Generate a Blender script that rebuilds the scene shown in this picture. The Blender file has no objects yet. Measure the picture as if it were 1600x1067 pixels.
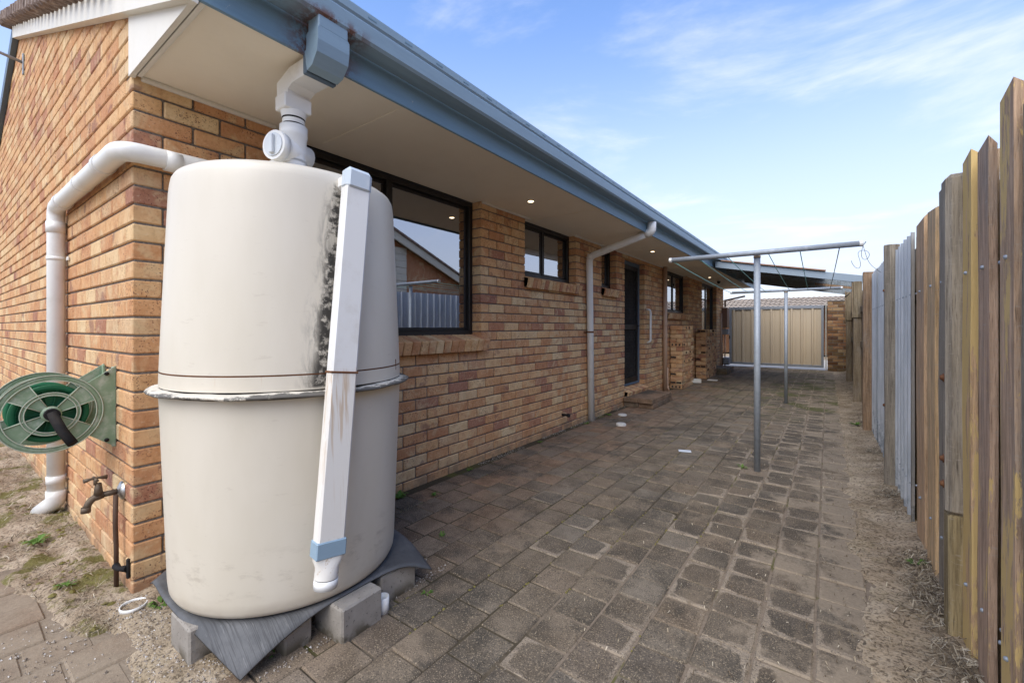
import bpy, math, random
from math import sin, cos, pi, radians as R
from mathutils import Vector, Matrix, noise
random.seed(7)
SC = bpy.context.scene
COL = SC.collection
# ------------------------------------------------------------------ camera / sky / sun / exposure
CAMZ = 1.22
FOC = 675.0
YAW = math.atan(493 / FOC)
cam = bpy.data.cameras.new('camera'); camo = bpy.data.objects.new('camera', cam); COL.objects.link(camo)
cam.sensor_width = 36; cam.lens = FOC / 1600 * 36; cam.shift_y = -22.5 / 1600
cam.clip_start = .05; cam.clip_end = 600
camo.location = (0, 0, CAMZ); camo.rotation_euler = (pi / 2, 0, YAW)
SC.camera = camo
SC.view_settings.view_transform = 'Standard'; SC.view_settings.look = 'None'
SC.view_settings.gamma = 1; SC.view_settings.use_curve_mapping = False
SC.view_settings.exposure = 1.24
SUN_EL, SUN_AZ = R(50), R(174)      # azimuth clockwise from +Y (north): sun behind the camera
w = bpy.data.worlds.new('World'); SC.world = w; w.use_nodes = True
nt = w.node_tree; nt.nodes.clear()
def wn(t, **k):
    n = nt.nodes.new(t)
    for a, b in k.items(): setattr(n, a, b)
    return n
sky = wn('ShaderNodeTexSky', sky_type='NISHITA'); sky.sun_disc = False
sky.sun_elevation = SUN_EL; sky.sun_rotation = SUN_AZ; sky.air_density = 1.0; sky.dust_density = 1.3; sky.ozone_density = 1.6
bg = wn('ShaderNodeBackground'); bg.inputs[1].default_value = .12
out = wn('ShaderNodeOutputWorld')
tc = wn('ShaderNodeTexCoord'); sep = wn('ShaderNodeSeparateXYZ')
nt.links.new(tc.outputs['Generated'], sep.inputs[0])
# project the view direction on a high flat cloud layer
zz = wn('ShaderNodeMath', operation='MAXIMUM'); zz.inputs[1].default_value = .03; nt.links.new(sep.outputs[2], zz.inputs[0])
za = wn('ShaderNodeMath', operation='ADD'); za.inputs[1].default_value = .12; nt.links.new(zz.outputs[0], za.inputs[0])
dx = wn('ShaderNodeMath', operation='DIVIDE'); dy = wn('ShaderNodeMath', operation='DIVIDE')
nt.links.new(sep.outputs[0], dx.inputs[0]); nt.links.new(za.outputs[0], dx.inputs[1])
nt.links.new(sep.outputs[1], dy.inputs[0]); nt.links.new(za.outputs[0], dy.inputs[1])
cb = wn('ShaderNodeCombineXYZ'); nt.links.new(dx.outputs[0], cb.inputs[0]); nt.links.new(dy.outputs[0], cb.inputs[1])
mp = wn('ShaderNodeMapping'); mp.inputs['Location'].default_value = (2.2, 8.8, 0); mp.inputs['Rotation'].default_value = (0, 0, 0); mp.inputs['Scale'].default_value = (.8, 1.1, 1)
nt.links.new(cb.outputs[0], mp.inputs[0])
nz = wn('ShaderNodeTexNoise'); nz.inputs['Scale'].default_value = 1.15; nz.inputs['Detail'].default_value = 10; nz.inputs['Roughness'].default_value = .60; nz.inputs['Distortion'].default_value = .45
nt.links.new(mp.outputs[0], nz.inputs[0])
cr = wn('ShaderNodeMapRange'); cr.inputs[1].default_value = .50; cr.inputs[2].default_value = .76; cr.inputs[3].default_value = 0; cr.inputs[4].default_value = .62; cr.interpolation_type = 'SMOOTHSTEP'
nt.links.new(nz.outputs[0], cr.inputs[0])
# pale haze low in the sky all the way round
hz = wn('ShaderNodeMapRange'); hz.inputs[1].default_value = 0.0; hz.inputs[2].default_value = .66; hz.inputs[3].default_value = .88; hz.inputs[4].default_value = .0; hz.interpolation_type = 'SMOOTHSTEP'
nt.links.new(sep.outputs[2], hz.inputs[0])
tint = wn('ShaderNodeMix', data_type='RGBA', blend_type='MULTIPLY'); tint.inputs[0].default_value = 1
tint.inputs[7].default_value = (.90, 1.05, 1.28, 1)
nt.links.new(sky.outputs[0], tint.inputs[6])
m1 = wn('ShaderNodeMix', data_type='RGBA'); nt.links.new(hz.outputs[0], m1.inputs[0]); nt.links.new(tint.outputs[2], m1.inputs[6]); m1.inputs[7].default_value = (3.3, 3.38, 3.8, 1)
m2 = wn('ShaderNodeMix', data_type='RGBA'); cf = wn('ShaderNodeMapRange'); cf.inputs[1].default_value = .04; cf.inputs[2].default_value = .22; nt.links.new(sep.outputs[2], cf.inputs[0])
cm_ = wn('ShaderNodeMath', operation='MULTIPLY'); nt.links.new(cr.outputs[0], cm_.inputs[0]); nt.links.new(cf.outputs[0], cm_.inputs[1])
nt.links.new(cm_.outputs[0], m2.inputs[0]); nt.links.new(m1.outputs[2], m2.inputs[6]); m2.inputs[7].default_value = (4.4, 4.45, 4.75, 1)
nt.links.new(m2.outputs[2], bg.inputs[0]); nt.links.new(bg.outputs[0], out.inputs[0])
sl = bpy.data.lights.new('sun', 'SUN'); sl.energy = 1.25; sl.angle = R(60); sl.color = (1, .915, .75)
so = bpy.data.objects.new('sun', sl); COL.objects.link(so)
sd = Vector((sin(SUN_AZ) * cos(SUN_EL), cos(SUN_AZ) * cos(SUN_EL), sin(SUN_EL)))
so.rotation_euler = sd.to_track_quat('Z', 'Y').to_euler()

# ------------------------------------------------------------------ projection helpers (sizes of things in view, to pick which pieces are built singly)
SY, CY = sin(YAW), cos(YAW)
def proj(p):
    f = -SY * p[0] + CY * p[1]; r = CY * p[0] + SY * p[1]
    if f < .2: return None
    return (800 + FOC * r / f, 511 - FOC * (p[2] - CAMZ) / f, f)
def inframe(p, m=20):
    q = proj(p)
    return q is not None and -m < q[0] < 1600 + m and -m < q[1] < 1067 + m

# ------------------------------------------------------------------ material helpers
class MT:
    def __init__(s, name, rough=.8, spec=.3, metal=0):
        s.m = bpy.data.materials.new(name); s.m.use_nodes = True
        s.t = s.m.node_tree; s.t.nodes.clear()
        s.o = s.n('ShaderNodeOutputMaterial'); s.b = s.n('ShaderNodeBsdfPrincipled')
        s.l(s.b.outputs[0], s.o.inputs[0])
        s.b.inputs['Roughness'].default_value = rough; s.b.inputs['Metallic'].default_value = metal
        s.b.inputs['Specular IOR Level'].default_value = spec
        s._pos = None
    def n(s, t, **k):
        n = s.t.nodes.new(t)
        for a, b in k.items(): setattr(n, a, b)
        return n
    def l(s, a, b): s.t.links.new(a, b)
    def sock(s, v, i):
        if isinstance(v, (int, float)): i.default_value = v
        elif isinstance(v, tuple): i.default_value = (v + (1,))[:4] if i.type == 'RGBA' else v[:3]
        else: s.l(v, i)
    def pos(s):
        if s._pos is None: s._pos = s.n('ShaderNodeNewGeometry').outputs['Position']
        return s._pos
    def obj(s): return s.n('ShaderNodeTexCoord').outputs['Object']
    def uv(s): return s.n('ShaderNodeTexCoord').outputs['UV']
    def xyz(s, v):
        n = s.n('ShaderNodeSeparateXYZ'); s.l(v, n.inputs[0]); return n.outputs
    def rnd(s):       # one random number a piece: object property, or attribute where pieces are joined
        a = s.n('ShaderNodeAttribute', attribute_type='OBJECT', attribute_name='rnd')
        b = s.n('ShaderNodeAttribute', attribute_type='GEOMETRY', attribute_name='rnd')
        return s.math('ADD', a.outputs['Fac'], b.outputs['Fac'])
    def math(s, op, a, b=0, c=0, clamp=False):
        n = s.n('ShaderNodeMath', operation=op, use_clamp=clamp)
        s.sock(a, n.inputs[0]); s.sock(b, n.inputs[1]); s.sock(c, n.inputs[2]); return n.outputs[0]
    def vec(s, op, a, b):
        n = s.n('ShaderNodeVectorMath', operation=op); s.sock(a, n.inputs[0])
        if op == 'SCALE': s.sock(b, n.inputs['Scale'])
        else: s.sock(b, n.inputs[1])
        return n.outputs[0]
    def shift(s, v, r):   # move a coordinate by the piece's random number
        c = s.n('ShaderNodeCombineXYZ')
        s.l(s.math('MULTIPLY', r, 37.), c.inputs[0]); s.l(s.math('MULTIPLY', r, 53.), c.inputs[1]); s.l(s.math('MULTIPLY', r, 71.), c.inputs[2])
        return s.vec('ADD', v, c.outputs[0])
    def scl(s, v, sc):
        m = s.n('ShaderNodeMapping'); m.inputs['Scale'].default_value = sc; s.l(v, m.inputs[0]); return m.outputs[0]
    def noise(s, v, scale, det=4, rough=.55, dist=0):
        n = s.n('ShaderNodeTexNoise'); s.l(v, n.inputs[0]); n.inputs['Scale'].default_value = scale
        n.inputs['Detail'].default_value = det; n.inputs['Roughness'].default_value = rough; n.inputs['Distortion'].default_value = dist
        return n.outputs[0]
    def voro(s, v, scale, feat='F1'):
        n = s.n('ShaderNodeTexVoronoi', feature=feat); s.l(v, n.inputs[0]); n.inputs['Scale'].default_value = scale; return n.outputs
    def mr(s, v, a, b, c=0., d=1., smooth=True):
        n = s.n('ShaderNodeMapRange'); n.interpolation_type = 'SMOOTHSTEP' if smooth else 'LINEAR'
        s.sock(v, n.inputs[0])
        for i, x in enumerate((a, b, c, d)): n.inputs[i + 1].default_value = x
        return n.outputs[0]
    def ramp(s, v, stops, const=False):
        n = s.n('ShaderNodeValToRGB'); s.l(v, n.inputs[0]); e = n.color_ramp.elements
        if const: n.color_ramp.interpolation = 'CONSTANT'
        while len(e) < len(stops): e.new(.5)
        for i, (p, c) in enumerate(stops): e[i].position = p; e[i].color = c + (1,)
        return n.outputs[0]
    def mix(s, f, a, b, mode='MIX'):
        n = s.n('ShaderNodeMix', data_type='RGBA', blend_type=mode)
        s.sock(f, n.inputs[0]); s.sock(a, n.inputs[6]); s.sock(b, n.inputs[7]); return n.outputs[2]
    def color(s, c): s.sock(c, s.b.inputs['Base Color'])
    def rough(s, v): s.sock(v, s.b.inputs['Roughness'])
    def bump(s, h, strength=.5, dist=.005):
        n = s.n('ShaderNodeBump'); n.inputs['Strength'].default_value = strength; n.inputs['Distance'].default_value = dist
        s.l(h, n.inputs['Height']); s.l(n.outputs[0], s.b.inputs['Normal'])

def mat_brick(name='brick', dark=1.0):
    m = MT(name, .88, .2); r = m.rnd(); p = m.shift(m.pos(), r)
    base = m.ramp(r, [(0, (.46, .215, .115)), (.12, (.60, .325, .165)), (.27, (.52, .265, .138)), (.40, (.65, .39, .20)), (.52, (.58, .32, .165)), (.63, (.68, .47, .27)), (.74, (.61, .345, .18)), (.83, (.69, .50, .30)), (.93, (.45, .21, .12)), (1., (.36, .17, .115))])
    n1 = m.noise(p, 9, 3, .6, .4)
    c = m.mix(m.mr(n1, .35, .7, 0, .6), base, m.mix(1, base, (.78, .64, .55), 'MULTIPLY'))
    n0 = m.noise(p, 5, 3, .6, 1.2)
    c = m.mix(m.mr(n0, .50, .68, 0, .6), c, (.60, .43, .26))
    c = m.mix(m.mr(m.noise(m.shift(p, r), 7, 4, .65, .8), .54, .68, 0, .55), c, (.44, .20, .11))
    pur = m.math('MULTIPLY', m.mr(m.noise(p, 6, 4, .65, .6), .55, .66), m.mr(m.noise(m.shift(p, r), .7, 0), .50, .58))
    c = m.mix(m.math('MULTIPLY', pur, .6), c, (.20, .09, .08))
    fine = m.noise(p, 55, 5, .7)
    c = m.mix(m.mr(fine, .35, .5, .35, 0), c, m.mix(1, c, (.55, .46, .42), 'MULTIPLY'))
    c = m.mix(m.mr(fine, .56, .72, 0, .4), c, (.68, .55, .40))
    c = m.mix(1, c, (1.05, 1.09, 1.03), 'MULTIPLY')
    gz = m.xyz(m.pos())[2]
    c = m.mix(m.math('MULTIPLY', m.mr(gz, .16, .0), m.mr(m.noise(m.pos(), 6, 5, .65), .38, .62, .1, .75)), c, (.22, .16, .105))
    c = m.mix(m.math('MULTIPLY', m.mr(m.noise(m.scl(m.pos(), (2, 2, .5)), 1.6, 5, .65), .56, .75), .35), c, m.mix(1, c, (.6, .55, .5), 'MULTIPLY'))
    spk = m.mr(m.noise(p, 120, 2, .5), .60, .66, 0, 1)
    spk = m.math('MULTIPLY', spk, m.mr(m.noise(p, 4.0, 2), .46, .58))
    c = m.mix(m.math('MULTIPLY', spk, .85), c, (.13, .05, .038))
    if dark != 1: c = m.mix(1, c, (dark, dark * .97, dark * .92), 'MULTIPLY')
    m.color(c)
    wv = m.n('ShaderNodeTexWave'); wv.inputs['Scale'].default_value = 2.3; wv.inputs['Distortion'].default_value = 6; wv.inputs['Detail'].default_value = 1; wv.inputs['Detail Scale'].default_value = 1.1
    m.l(p, wv.inputs[0])
    sw = m.mr(wv.outputs[1], .86, 1.)
    h = m.math('ADD', m.math('MULTIPLY', sw, -.55), m.math('ADD', m.math('MULTIPLY', m.noise(p, 60, 4, .6), .35), m.math('MULTIPLY', m.noise(p, 14, 2), .45)))
    m.bump(h, .75, .006)
    return m.m
def mat_mortar():
    m = MT('mortar', .95, .1); n = m.noise(m.pos(), 90, 4)
    m.color(m.ramp(n, [(.3, (.115, .10, .085)), (.7, (.24, .21, .18))])); m.bump(n, .6, .004); return m.m
def mat_paver():
    m = MT('paver', .92, .18); r = m.rnd(); P = m.pos(); p = m.shift(P, r)
    X = m.xyz(P)
    base = m.ramp(r, [(0, (.118, .100, .080)), (.18, (.165, .135, .100)), (.36, (.135, .112, .088)), (.55, (.205, .160, .115)), (.75, (.150, .128, .100)), (.9, (.185, .160, .128)), (1, (.125, .108, .090))])
    red = m.ramp(r, [(0, (.17, .125, .092)), (.25, (.24, .150, .098)), (.5, (.155, .130, .106)), (.75, (.265, .165, .105)), (1, (.18, .145, .112))])
    c = m.mix(m.mr(X[0], -2.2, -1.2, .95, 0.02), base, red)
    nb = m.noise(p, 11, 4, .65); blot = m.noise(p, 5, 5, .68)
    c = m.mix(m.mr(blot, .40, .66, 0, .7), c, m.mix(1, c, (.50, .48, .45), 'MULTIPLY'))
    # black algae staining that runs across the paving
    st = m.noise(m.scl(P, (1.2, .8, 1)), 1.5, 6, .68, .4)
    st2 = m.noise(P, 6.5, 5, .7)
    alg = m.mr(m.math('ADD', st, m.math('MULTIPLY', m.math('SUBTRACT', st2, .5), .5)), .46, .66)
    c = m.mix(m.math('MULTIPLY', alg, .82), c, (.050, .045, .038))
    # pale worn or sandy rims
    u = m.xyz(m.uv())
    ex = m.math('ABSOLUTE', m.math('SUBTRACT', u[0], .5)); ey = m.math('ABSOLUTE', m.math('SUBTRACT', u[1], .5))
    ed = m.math('ADD', m.math('POWER', m.math('ADD', m.math('POWER', ex, 9.), m.math('POWER', ey, 9.)), 1 / 9), m.math('MULTIPLY', m.math('SUBTRACT', nb, .5), .26))
    sx = m.math('ADD', m.math('MULTIPLY', m.math('SUBTRACT', u[0], .5), m.math('SUBTRACT', m.math('FRACT', m.math('MULTIPLY', r, 7.3)), .5)), m.math('MULTIPLY', m.math('SUBTRACT', u[1], .5), m.math('SUBTRACT', m.math('FRACT', m.math('MULTIPLY', r, 3.7)), .5)))
    ed = m.math('ADD', ed, m.math('MULTIPLY', sx, .50))
    sel = m.mr(m.math('ADD', m.noise(m.shift(P, r), .45, 1), m.mr(X[0], -1.6, -.2, -.24, .10)), .42, .60)
    c = m.mix(m.math('MULTIPLY', m.math('MULTIPLY', sel, m.mr(ed, .44, .36)), m.mr(blot, .3, .6, .75, .25)), c, (.082, .070, .056))
    rim = m.math('MULTIPLY', m.math('MULTIPLY', m.mr(ed, .395, .45), sel), m.mr(m.noise(p, 24, 4, .7), .34, .50, .25, 1))
    c = m.mix(m.math('MULTIPLY', rim, .82), c, m.mix(m.noise(p, 30), (.33, .272, .205), (.24, .205, .165)))
    # fine aggregate
    v = m.noise(p, 190, 2, .6)
    c = m.mix(m.mr(v, .56, .70, 0, .75), c, (.36, .29, .20))
    c = m.mix(m.mr(v, .30, .46, .85, 0), c, (.035, .031, .026))
    # drifted sand towards the fence and in patches
    s = m.math('ADD', m.noise(P, 2.6, 6, .68), m.math('ADD', m.mr(X[0], -.9, .1, -.12, .13), m.mr(X[0], -.12, .16, 0, .07)))
    s = m.math('ADD', s, m.math('MULTIPLY', m.math('SUBTRACT', m.noise(P, 38, 4, .7), .5), .16))
    sandc = m.mix(m.noise(P, 75, 4, .7), (.345, .285, .215), (.17, .138, .10))
    c = m.mix(m.mr(s, .56, .70, 0, .85), c, sandc)
    c = m.mix(m.math('MULTIPLY', m.math('MULTIPLY', m.mr(X[0], -1.7, -2.1), m.mr(X[1], .75, .5)), m.mr(m.noise(P, 5, 6, .7), .3, .6, .45, .95)), c, sandc)
    film = m.mr(m.noise(m.scl(P, (1.5, .8, 1)), 2.2, 7, .72), .52, .66, 0, .6)
    c = m.mix(m.math('MULTIPLY', film, m.mr(st2, .35, .6)), c, m.mix(m.noise(P, 45, 3), (.26, .205, .145), (.15, .122, .09)))
    c = m.mix(1, c, (1.10, 1.06, 1.0), 'MULTIPLY')
    # moss
    yb = m.math('MULTIPLY', m.mr(X[1], 6.2, 8.2), m.mr(X[1], 10.5, 15., 1, .25))
    mo = m.math('MULTIPLY', m.mr(m.noise(P, 2.0, 6, .68), .48, .60), yb)
    mo = m.math('MULTIPLY', mo, m.mr(X[0], -1.2, -.4, .3, 1.))
    c = m.mix(m.math('MULTIPLY', mo, .85), c, (.075, .08, .022))
    m.color(c)
    h = m.math('ADD', m.math('MULTIPLY', v, .5), m.math('MULTIPLY', nb, .5))
    m.bump(h, .55, .005); return m.m
def mat_sand(name='sandy_soil', moss=.0, tint=(1, 1, 1)):
    m = MT(name, .97, .1); p = m.pos()
    n = m.noise(p, 3.2, 6, .65); f = m.noise(p, 70, 4, .65)
    c = m.ramp(n, [(.28, (.23, .168, .11)), (.45, (.38, .29, .195)), (.65, (.55, .44, .315))])
    c = m.mix(m.mr(f, .36, .52, .75, 0), c, (.085, .06, .04))
    c = m.mix(m.mr(f, .60, .72, 0, .6), c, (.50, .41, .31))
    if moss:
        k = m.mr(m.noise(p, 4.5, 5, .7), .50, .60, 0, moss)
        c = m.mix(k, c, m.mix(f, (.10, .10, .028), (.24, .20, .07)))
    if tint != (1, 1, 1): c = m.mix(1, c, tint, 'MULTIPLY')
    m.color(c); m.bump(m.math('ADD', f, m.noise(p, 22, 4)), .8, .010); return m.m
def mat_joint():
    m = MT('joint_sand', .97, .1); p = m.pos(); X = m.xyz(p)
    f = m.noise(p, 80, 4, .65); n = m.noise(p, 1.6, 5, .6)
    a = m.mix(f, (.035, .028, .018), (.10, .08, .052)); b = m.mix(f, (.12, .092, .066), (.30, .235, .17))
    c = m.mix(m.mr(m.math('ADD', n, m.mr(X[0], -1.9, 0, -.24, .20)), .42, .60), a, b)
    c = m.mix(m.mr(m.noise(p, 2.6, 4, .65), .55, .66, 0, .8), c, (.10, .095, .028))
    c = m.mix(m.mr(X[1], .75, .4), c, m.mix(f, (.15, .115, .08), (.36, .29, .21)))
    m.color(c); m.bump(f, .6, .005); return m.m
def mat_wood(name, cols, paint=0, sc=(26, 26, 1.4)):
    m = MT(name, .9, .15); r = m.rnd(); P = m.pos(); p = m.scl(m.shift(P, r), sc)
    g = m.noise(p, 2.2, 8, .72, .3)
    fib = m.noise(m.scl(m.shift(P, r), (210, 210, 9)), 1.5, 4, .7)
    saw = m.noise(m.scl(m.shift(P, r), (30, 30, 95)), 1.2, 3, .6, .4)
    base = m.ramp(r, [(i / (len(cols) - 1), c) for i, c in enumerate(cols)])
    c = m.mix(m.mr(g, .3, .7), m.mix(1, base, (.52, .50, .47), 'MULTIPLY'), m.mix(1, base, (1.2, 1.2, 1.15), 'MULTIPLY'))
    k = m.noise(m.shift(m.scl(P, (5, 5, 1.3)), r), 1.8, 6, .68)
    c = m.mix(m.mr(k, .50, .68, 0, .42), c, (.30, .27, .23))
    c = m.mix(m.mr(fib, .54, .70, 0, .7), c, m.mix(1, c, (.35, .32, .30), 'MULTIPLY'))
    c = m.mix(m.mr(fib, .30, .42, .35, 0), c, m.mix(1, c, (1.4, 1.38, 1.3), 'MULTIPLY'))
    c = m.mix(m.mr(saw, .58, .72, 0, .4), c, (.44, .38, .31))
    c = m.mix(m.mr(m.noise(m.scl(m.shift(P, r), (90, 90, 3)), 2, 3, .6), .62, .74, 0, .8), c, (.045, .035, .028))
    g = m.math('ADD', g, m.math('MULTIPLY', fib, .8))
    if paint:
        q = m.math('ADD', m.noise(m.scl(m.shift(P, r), (7, 7, 1.2)), 2.2, 6, .7), m.math('MULTIPLY', m.math('SUBTRACT', m.math('FRACT', m.math('MULTIPLY', r, 5.7)), .83), .70))
        c = m.mix(m.mr(q, .50, .54), c, m.mix(m.noise(P, 9), (.72, .51, .21), (.60, .42, .18)))
    m.color(c); m.bump(g, .8, .004); return m.m
def mat_plain(name, col, rough=.5, spec=.4, metal=0, dirt=.15, dirtc=(.25, .2, .15), sc=6, bump=0, scale=None):
    m = MT(name, rough, spec, metal); p = m.pos()
    if scale: p = m.scl(p, scale)
    n = m.noise(p, sc, 5, .65)
    c = m.mix(m.mr(n, .42, .78, 0, dirt), col, dirtc)
    m.color(c); m.rough(m.mr(n, .3, .8, rough, min(1, rough + .2)))
    if bump: m.bump(m.noise(p, sc * 9, 4), bump, .003)
    return m.m
def mat_galv(name='galvanised_steel', col=(.33, .36, .39)):
    m = MT(name, .58, .4, .3); p = m.pos()
    v = m.voro(p, 55)['Color']; x = m.xyz(v)
    c = m.mix(m.mr(x[0], 0, 1, 0, .35), col, tuple(k * .72 for k in col))
    c = m.mix(m.mr(m.noise(m.scl(p, (6, 6, 1.5)), 3, 5, .65), .52, .75, 0, .4), c, (.50, .52, .54))
    c = m.mix(m.mr(m.noise(p, 8, 5, .7), .66, .74, 0, .6), c, (.19, .12, .08))
    m.color(c); return m.m
def mat_tin():
    m = MT('weathered_tin', .55, .4, .25); p = m.pos(); X = m.xyz(p)
    g = m.noise(m.scl(p, (14, 14, 1.2)), 2.4, 6, .65)
    c = m.ramp(g, [(.3, (.42, .45, .465)), (.55, (.58, .605, .62)), (.75, (.72, .73, .735))])
    c = m.mix(m.math('MULTIPLY', m.mr(X[2], .5, 0, 0, .8), m.mr(m.noise(p, 9, 5, .7), .45, .62)), c, (.17, .20, .23))
    m.color(c); return m.m
def mat_tank():
    m = MT('tank_fibreglass', .42, .45); p = m.pos(); X = m.xyz(p)
    n = m.noise(m.scl(p, (3, 3, 1)), 1.5, 4, .6)
    c = m.mix(m.mr(n, .3, .75), (.67, .605, .49), (.63, .565, .445))
    c = m.mix(m.mr(m.noise(m.scl(p, (5, 5, 22)), 2.0, 4, .7), .62, .72, 0, .22), c, (.42, .34, .25))
    dr = m.noise(m.vec('MULTIPLY', m.vec('ADD', p, (0., 0., 0.)), (16., 16., .6)), 1.6, 3, .6)
    k = m.math('MULTIPLY', m.mr(dr, .63, .72), m.math('MULTIPLY', m.mr(X[2], .99, 1.035), m.mr(X[2], 1.045, 1.04)))
    c = m.mix(m.math('MULTIPLY', k, .6), c, (.50, .30, .13))
    sm = m.math('MULTIPLY', m.mr(m.noise(m.scl(p, (4, 4, 9)), 2.2, 5, .7), .52, .7), m.math('MULTIPLY', m.mr(X[2], .20, .27), m.mr(X[2], .45, .32)))
    c = m.mix(m.math('MULTIPLY', sm, .35), c, (.30, .24, .17))
    c = m.mix(m.math('MULTIPLY', m.mr(X[2], .26, .14), m.mr(m.noise(p, 9, 4), .35, .65, .1, .5)), c, (.46, .38, .28))
    # black mould run below the overflow elbow: runs down and drifts to the left with the seam
    y0 = m.math('ADD', m.math('MULTIPLY', X[2], .118), .752)        # its centre line
    d = m.math('SUBTRACT', X[1], y0)
    nn = m.noise(p, 26, 6, .72); nw = m.noise(m.scl(p, (1, 9, 3.2)), 1.4, 4, .6)
    wdt = m.mr(X[2], 1., 1.8, .064, .040)
    a = m.math('DIVIDE', m.math('ADD', d, m.math('MULTIPLY', m.math('SUBTRACT', nw, .5), .05)), wdt)
    lim = m.math('MULTIPLY', m.math('MULTIPLY', m.mr(X[2], 1.80, 1.765), m.mr(X[2], .985, 1.0)), m.mr(X[0], -2.0, -1.9))
    soft = m.math('MULTIPLY', m.math('MULTIPLY', m.mr(a, -1.05, -.2), m.mr(a, 1.3, .7)), lim)
    st = m.noise(m.scl(p, (14, 14, 4)), 2.2, 6, .7, .6)
    core = m.math('MULTIPLY', m.math('MULTIPLY', m.mr(a, -.25, .25), m.mr(a, 1.25, .8)), lim)
    c = m.mix(m.math('MULTIPLY', soft, m.mr(st, .40, .66, .04, .75)), c, (.20, .18, .15))
    c = m.mix(m.math('MULTIPLY', core, m.mr(m.math('ADD', nn, m.mr(X[2], 1.1, 1.7, .05, -.03)), .43, .55, 0, .95)), c, (.030, .026, .021))
    m.color(c); m.rough(m.math('ADD', .40, m.math('MULTIPLY', soft, .4)))
    m.bump(m.noise(p, 3, 2), .10, .02); return m.m
def mat_flange():
    m = MT('tank_flange', .7, .3); p = m.pos(); X = m.xyz(p)
    q = m.math('ADD', m.noise(p, 24, 6, .75), m.mr(X[2], .971, .981, .17, -.10))
    q = m.math('SUBTRACT', q, m.mr(X[1], .78, .60, 0, .14))
    q = m.math('ADD', q, m.math('MULTIPLY', m.mr(m.noise(p, 3.0, 3), .35, .65), .13))
    c = m.mix(m.mr(q, .52, .64, 0, .9), (.63, .57, .46), (.06, .055, .048))
    m.color(c); m.bump(m.noise(p, 40, 4), .6, .004); return m.m
def mat_pvc(name='white_pvc', rust=False, grime=.25):
    m = MT(name, .38, .45); p = m.pos()
    c = m.mix(m.mr(m.noise(p, 7, 5, .65), .5, .75, 0, grime), (.78, .765, .72), (.50, .44, .34))
    if rust:
        X = m.xyz(p)
        st = m.noise(m.scl(p, (60, 60, 1.2)), 1.6, 3, .6)
        k = m.math('MULTIPLY', m.mr(X[2], 1.075, 1.04), m.math('MULTIPLY', m.mr(X[2], .45, 1.0), m.mr(st, .50, .64)))
        c = m.mix(m.mr(X[2], 1.07, 1.04, 0, .55), c, (.76, .70, .60)); c = m.mix(m.math('MULTIPLY', k, .62), c, (.50, .31, .14))
        k2 = m.math('MULTIPLY', m.mr(X[2], .47, .43), m.mr(m.noise(p, 45, 4, .7), .55, .64))
        c = m.mix(m.math('MULTIPLY', k2, .6), c, (.42, .27, .10))
    m.color(c); return m.m
def mat_bluepaint(name, col, rust=True):
    m = MT(name, .5, .4); p = m.pos()
    c = m.mix(m.mr(m.noise(m.scl(p, (20, 2, 20)), 2, 5, .65), .35, .75, 0, .4), col, tuple(k * .78 for k in col))
    c = m.mix(m.mr(m.noise(p, 30, 4, .7), .70, .735, 0, .85), c, (.50, .50, .46))
    if rust:
        X = m.xyz(p)
        near = m.math('SUBTRACT', 1, m.mr(m.math('ABSOLUTE', m.math('SUBTRACT', X[1], 1.02)), .05, .22))
        low = m.mr(X[2], 2.525, 2.475)
        k = m.math('MULTIPLY', m.math('MULTIPLY', near, low), m.mr(m.noise(p, 16, 6, .75), .40, .55))
        c = m.mix(m.math('MULTIPLY', k, .95), c, m.mix(m.noise(p, 60), (.22, .075, .03), (.06, .03, .02)))
    m.color(c); return m.m
def mat_glass():
    m = MT('window_glass', .02, .5)
    g = m.n('ShaderNodeBsdfGlossy'); g.inputs['Roughness'].default_value = .006; g.inputs['Color'].default_value = (.93, .95, 1, 1)
    t = m.n('ShaderNodeBsdfTransparent'); t.inputs['Color'].default_value = (.60, .64, .66, 1)
    lw = m.n('ShaderNodeFresnel'); lw.inputs['IOR'].default_value = 2.0
    mx = m.n('ShaderNodeMixShader'); m.l(m.math('ADD', lw.outputs[0], .32, clamp=True), mx.inputs[0]); m.l(t.outputs[0], mx.inputs[1]); m.l(g.outputs[0], mx.inputs[2])
    m.l(mx.outputs[0], m.o.inputs[0]); return m.m
def mat_emit(name, col, st):
    m = MT(name); m.b.inputs['Emission Color'].default_value = col + (1,); m.b.inputs['Emission Strength'].default_value = st; return m.m
def mat_foliage(name, a, b):
    m = MT(name, .7, .2); m.color(m.mix(m.noise(m.pos(), 60, 2), a, b)); return m.m
def mat_straw():
    m = MT('straw', .9, .15); r = m.rnd()
    m.color(m.ramp(r, [(0, (.075, .055, .038)), (.35, (.19, .145, .095)), (.7, (.38, .31, .21)), (1, (.56, .49, .37))])); return m.m
def mat_gravel():
    m = MT('gravel', .9, .2); r = m.rnd()
    m.color(m.ramp(r, [(0, (.13, .105, .085)), (.5, (.32, .27, .22)), (.85, (.48, .43, .37)), (1, (.62, .59, .55))])); return m.m
def mat_roof():
    m = MT('roof_tile', .85, .2); r = m.rnd(); p = m.shift(m.pos(), r); n = m.noise(p, 18, 5, .7)
    c = m.ramp(n, [(.3, (.10, .072, .058)), (.55, (.24, .175, .14)), (.75, (.46, .38, .31))])
    m.color(c); m.bump(n, .6, .006); return m.m
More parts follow.
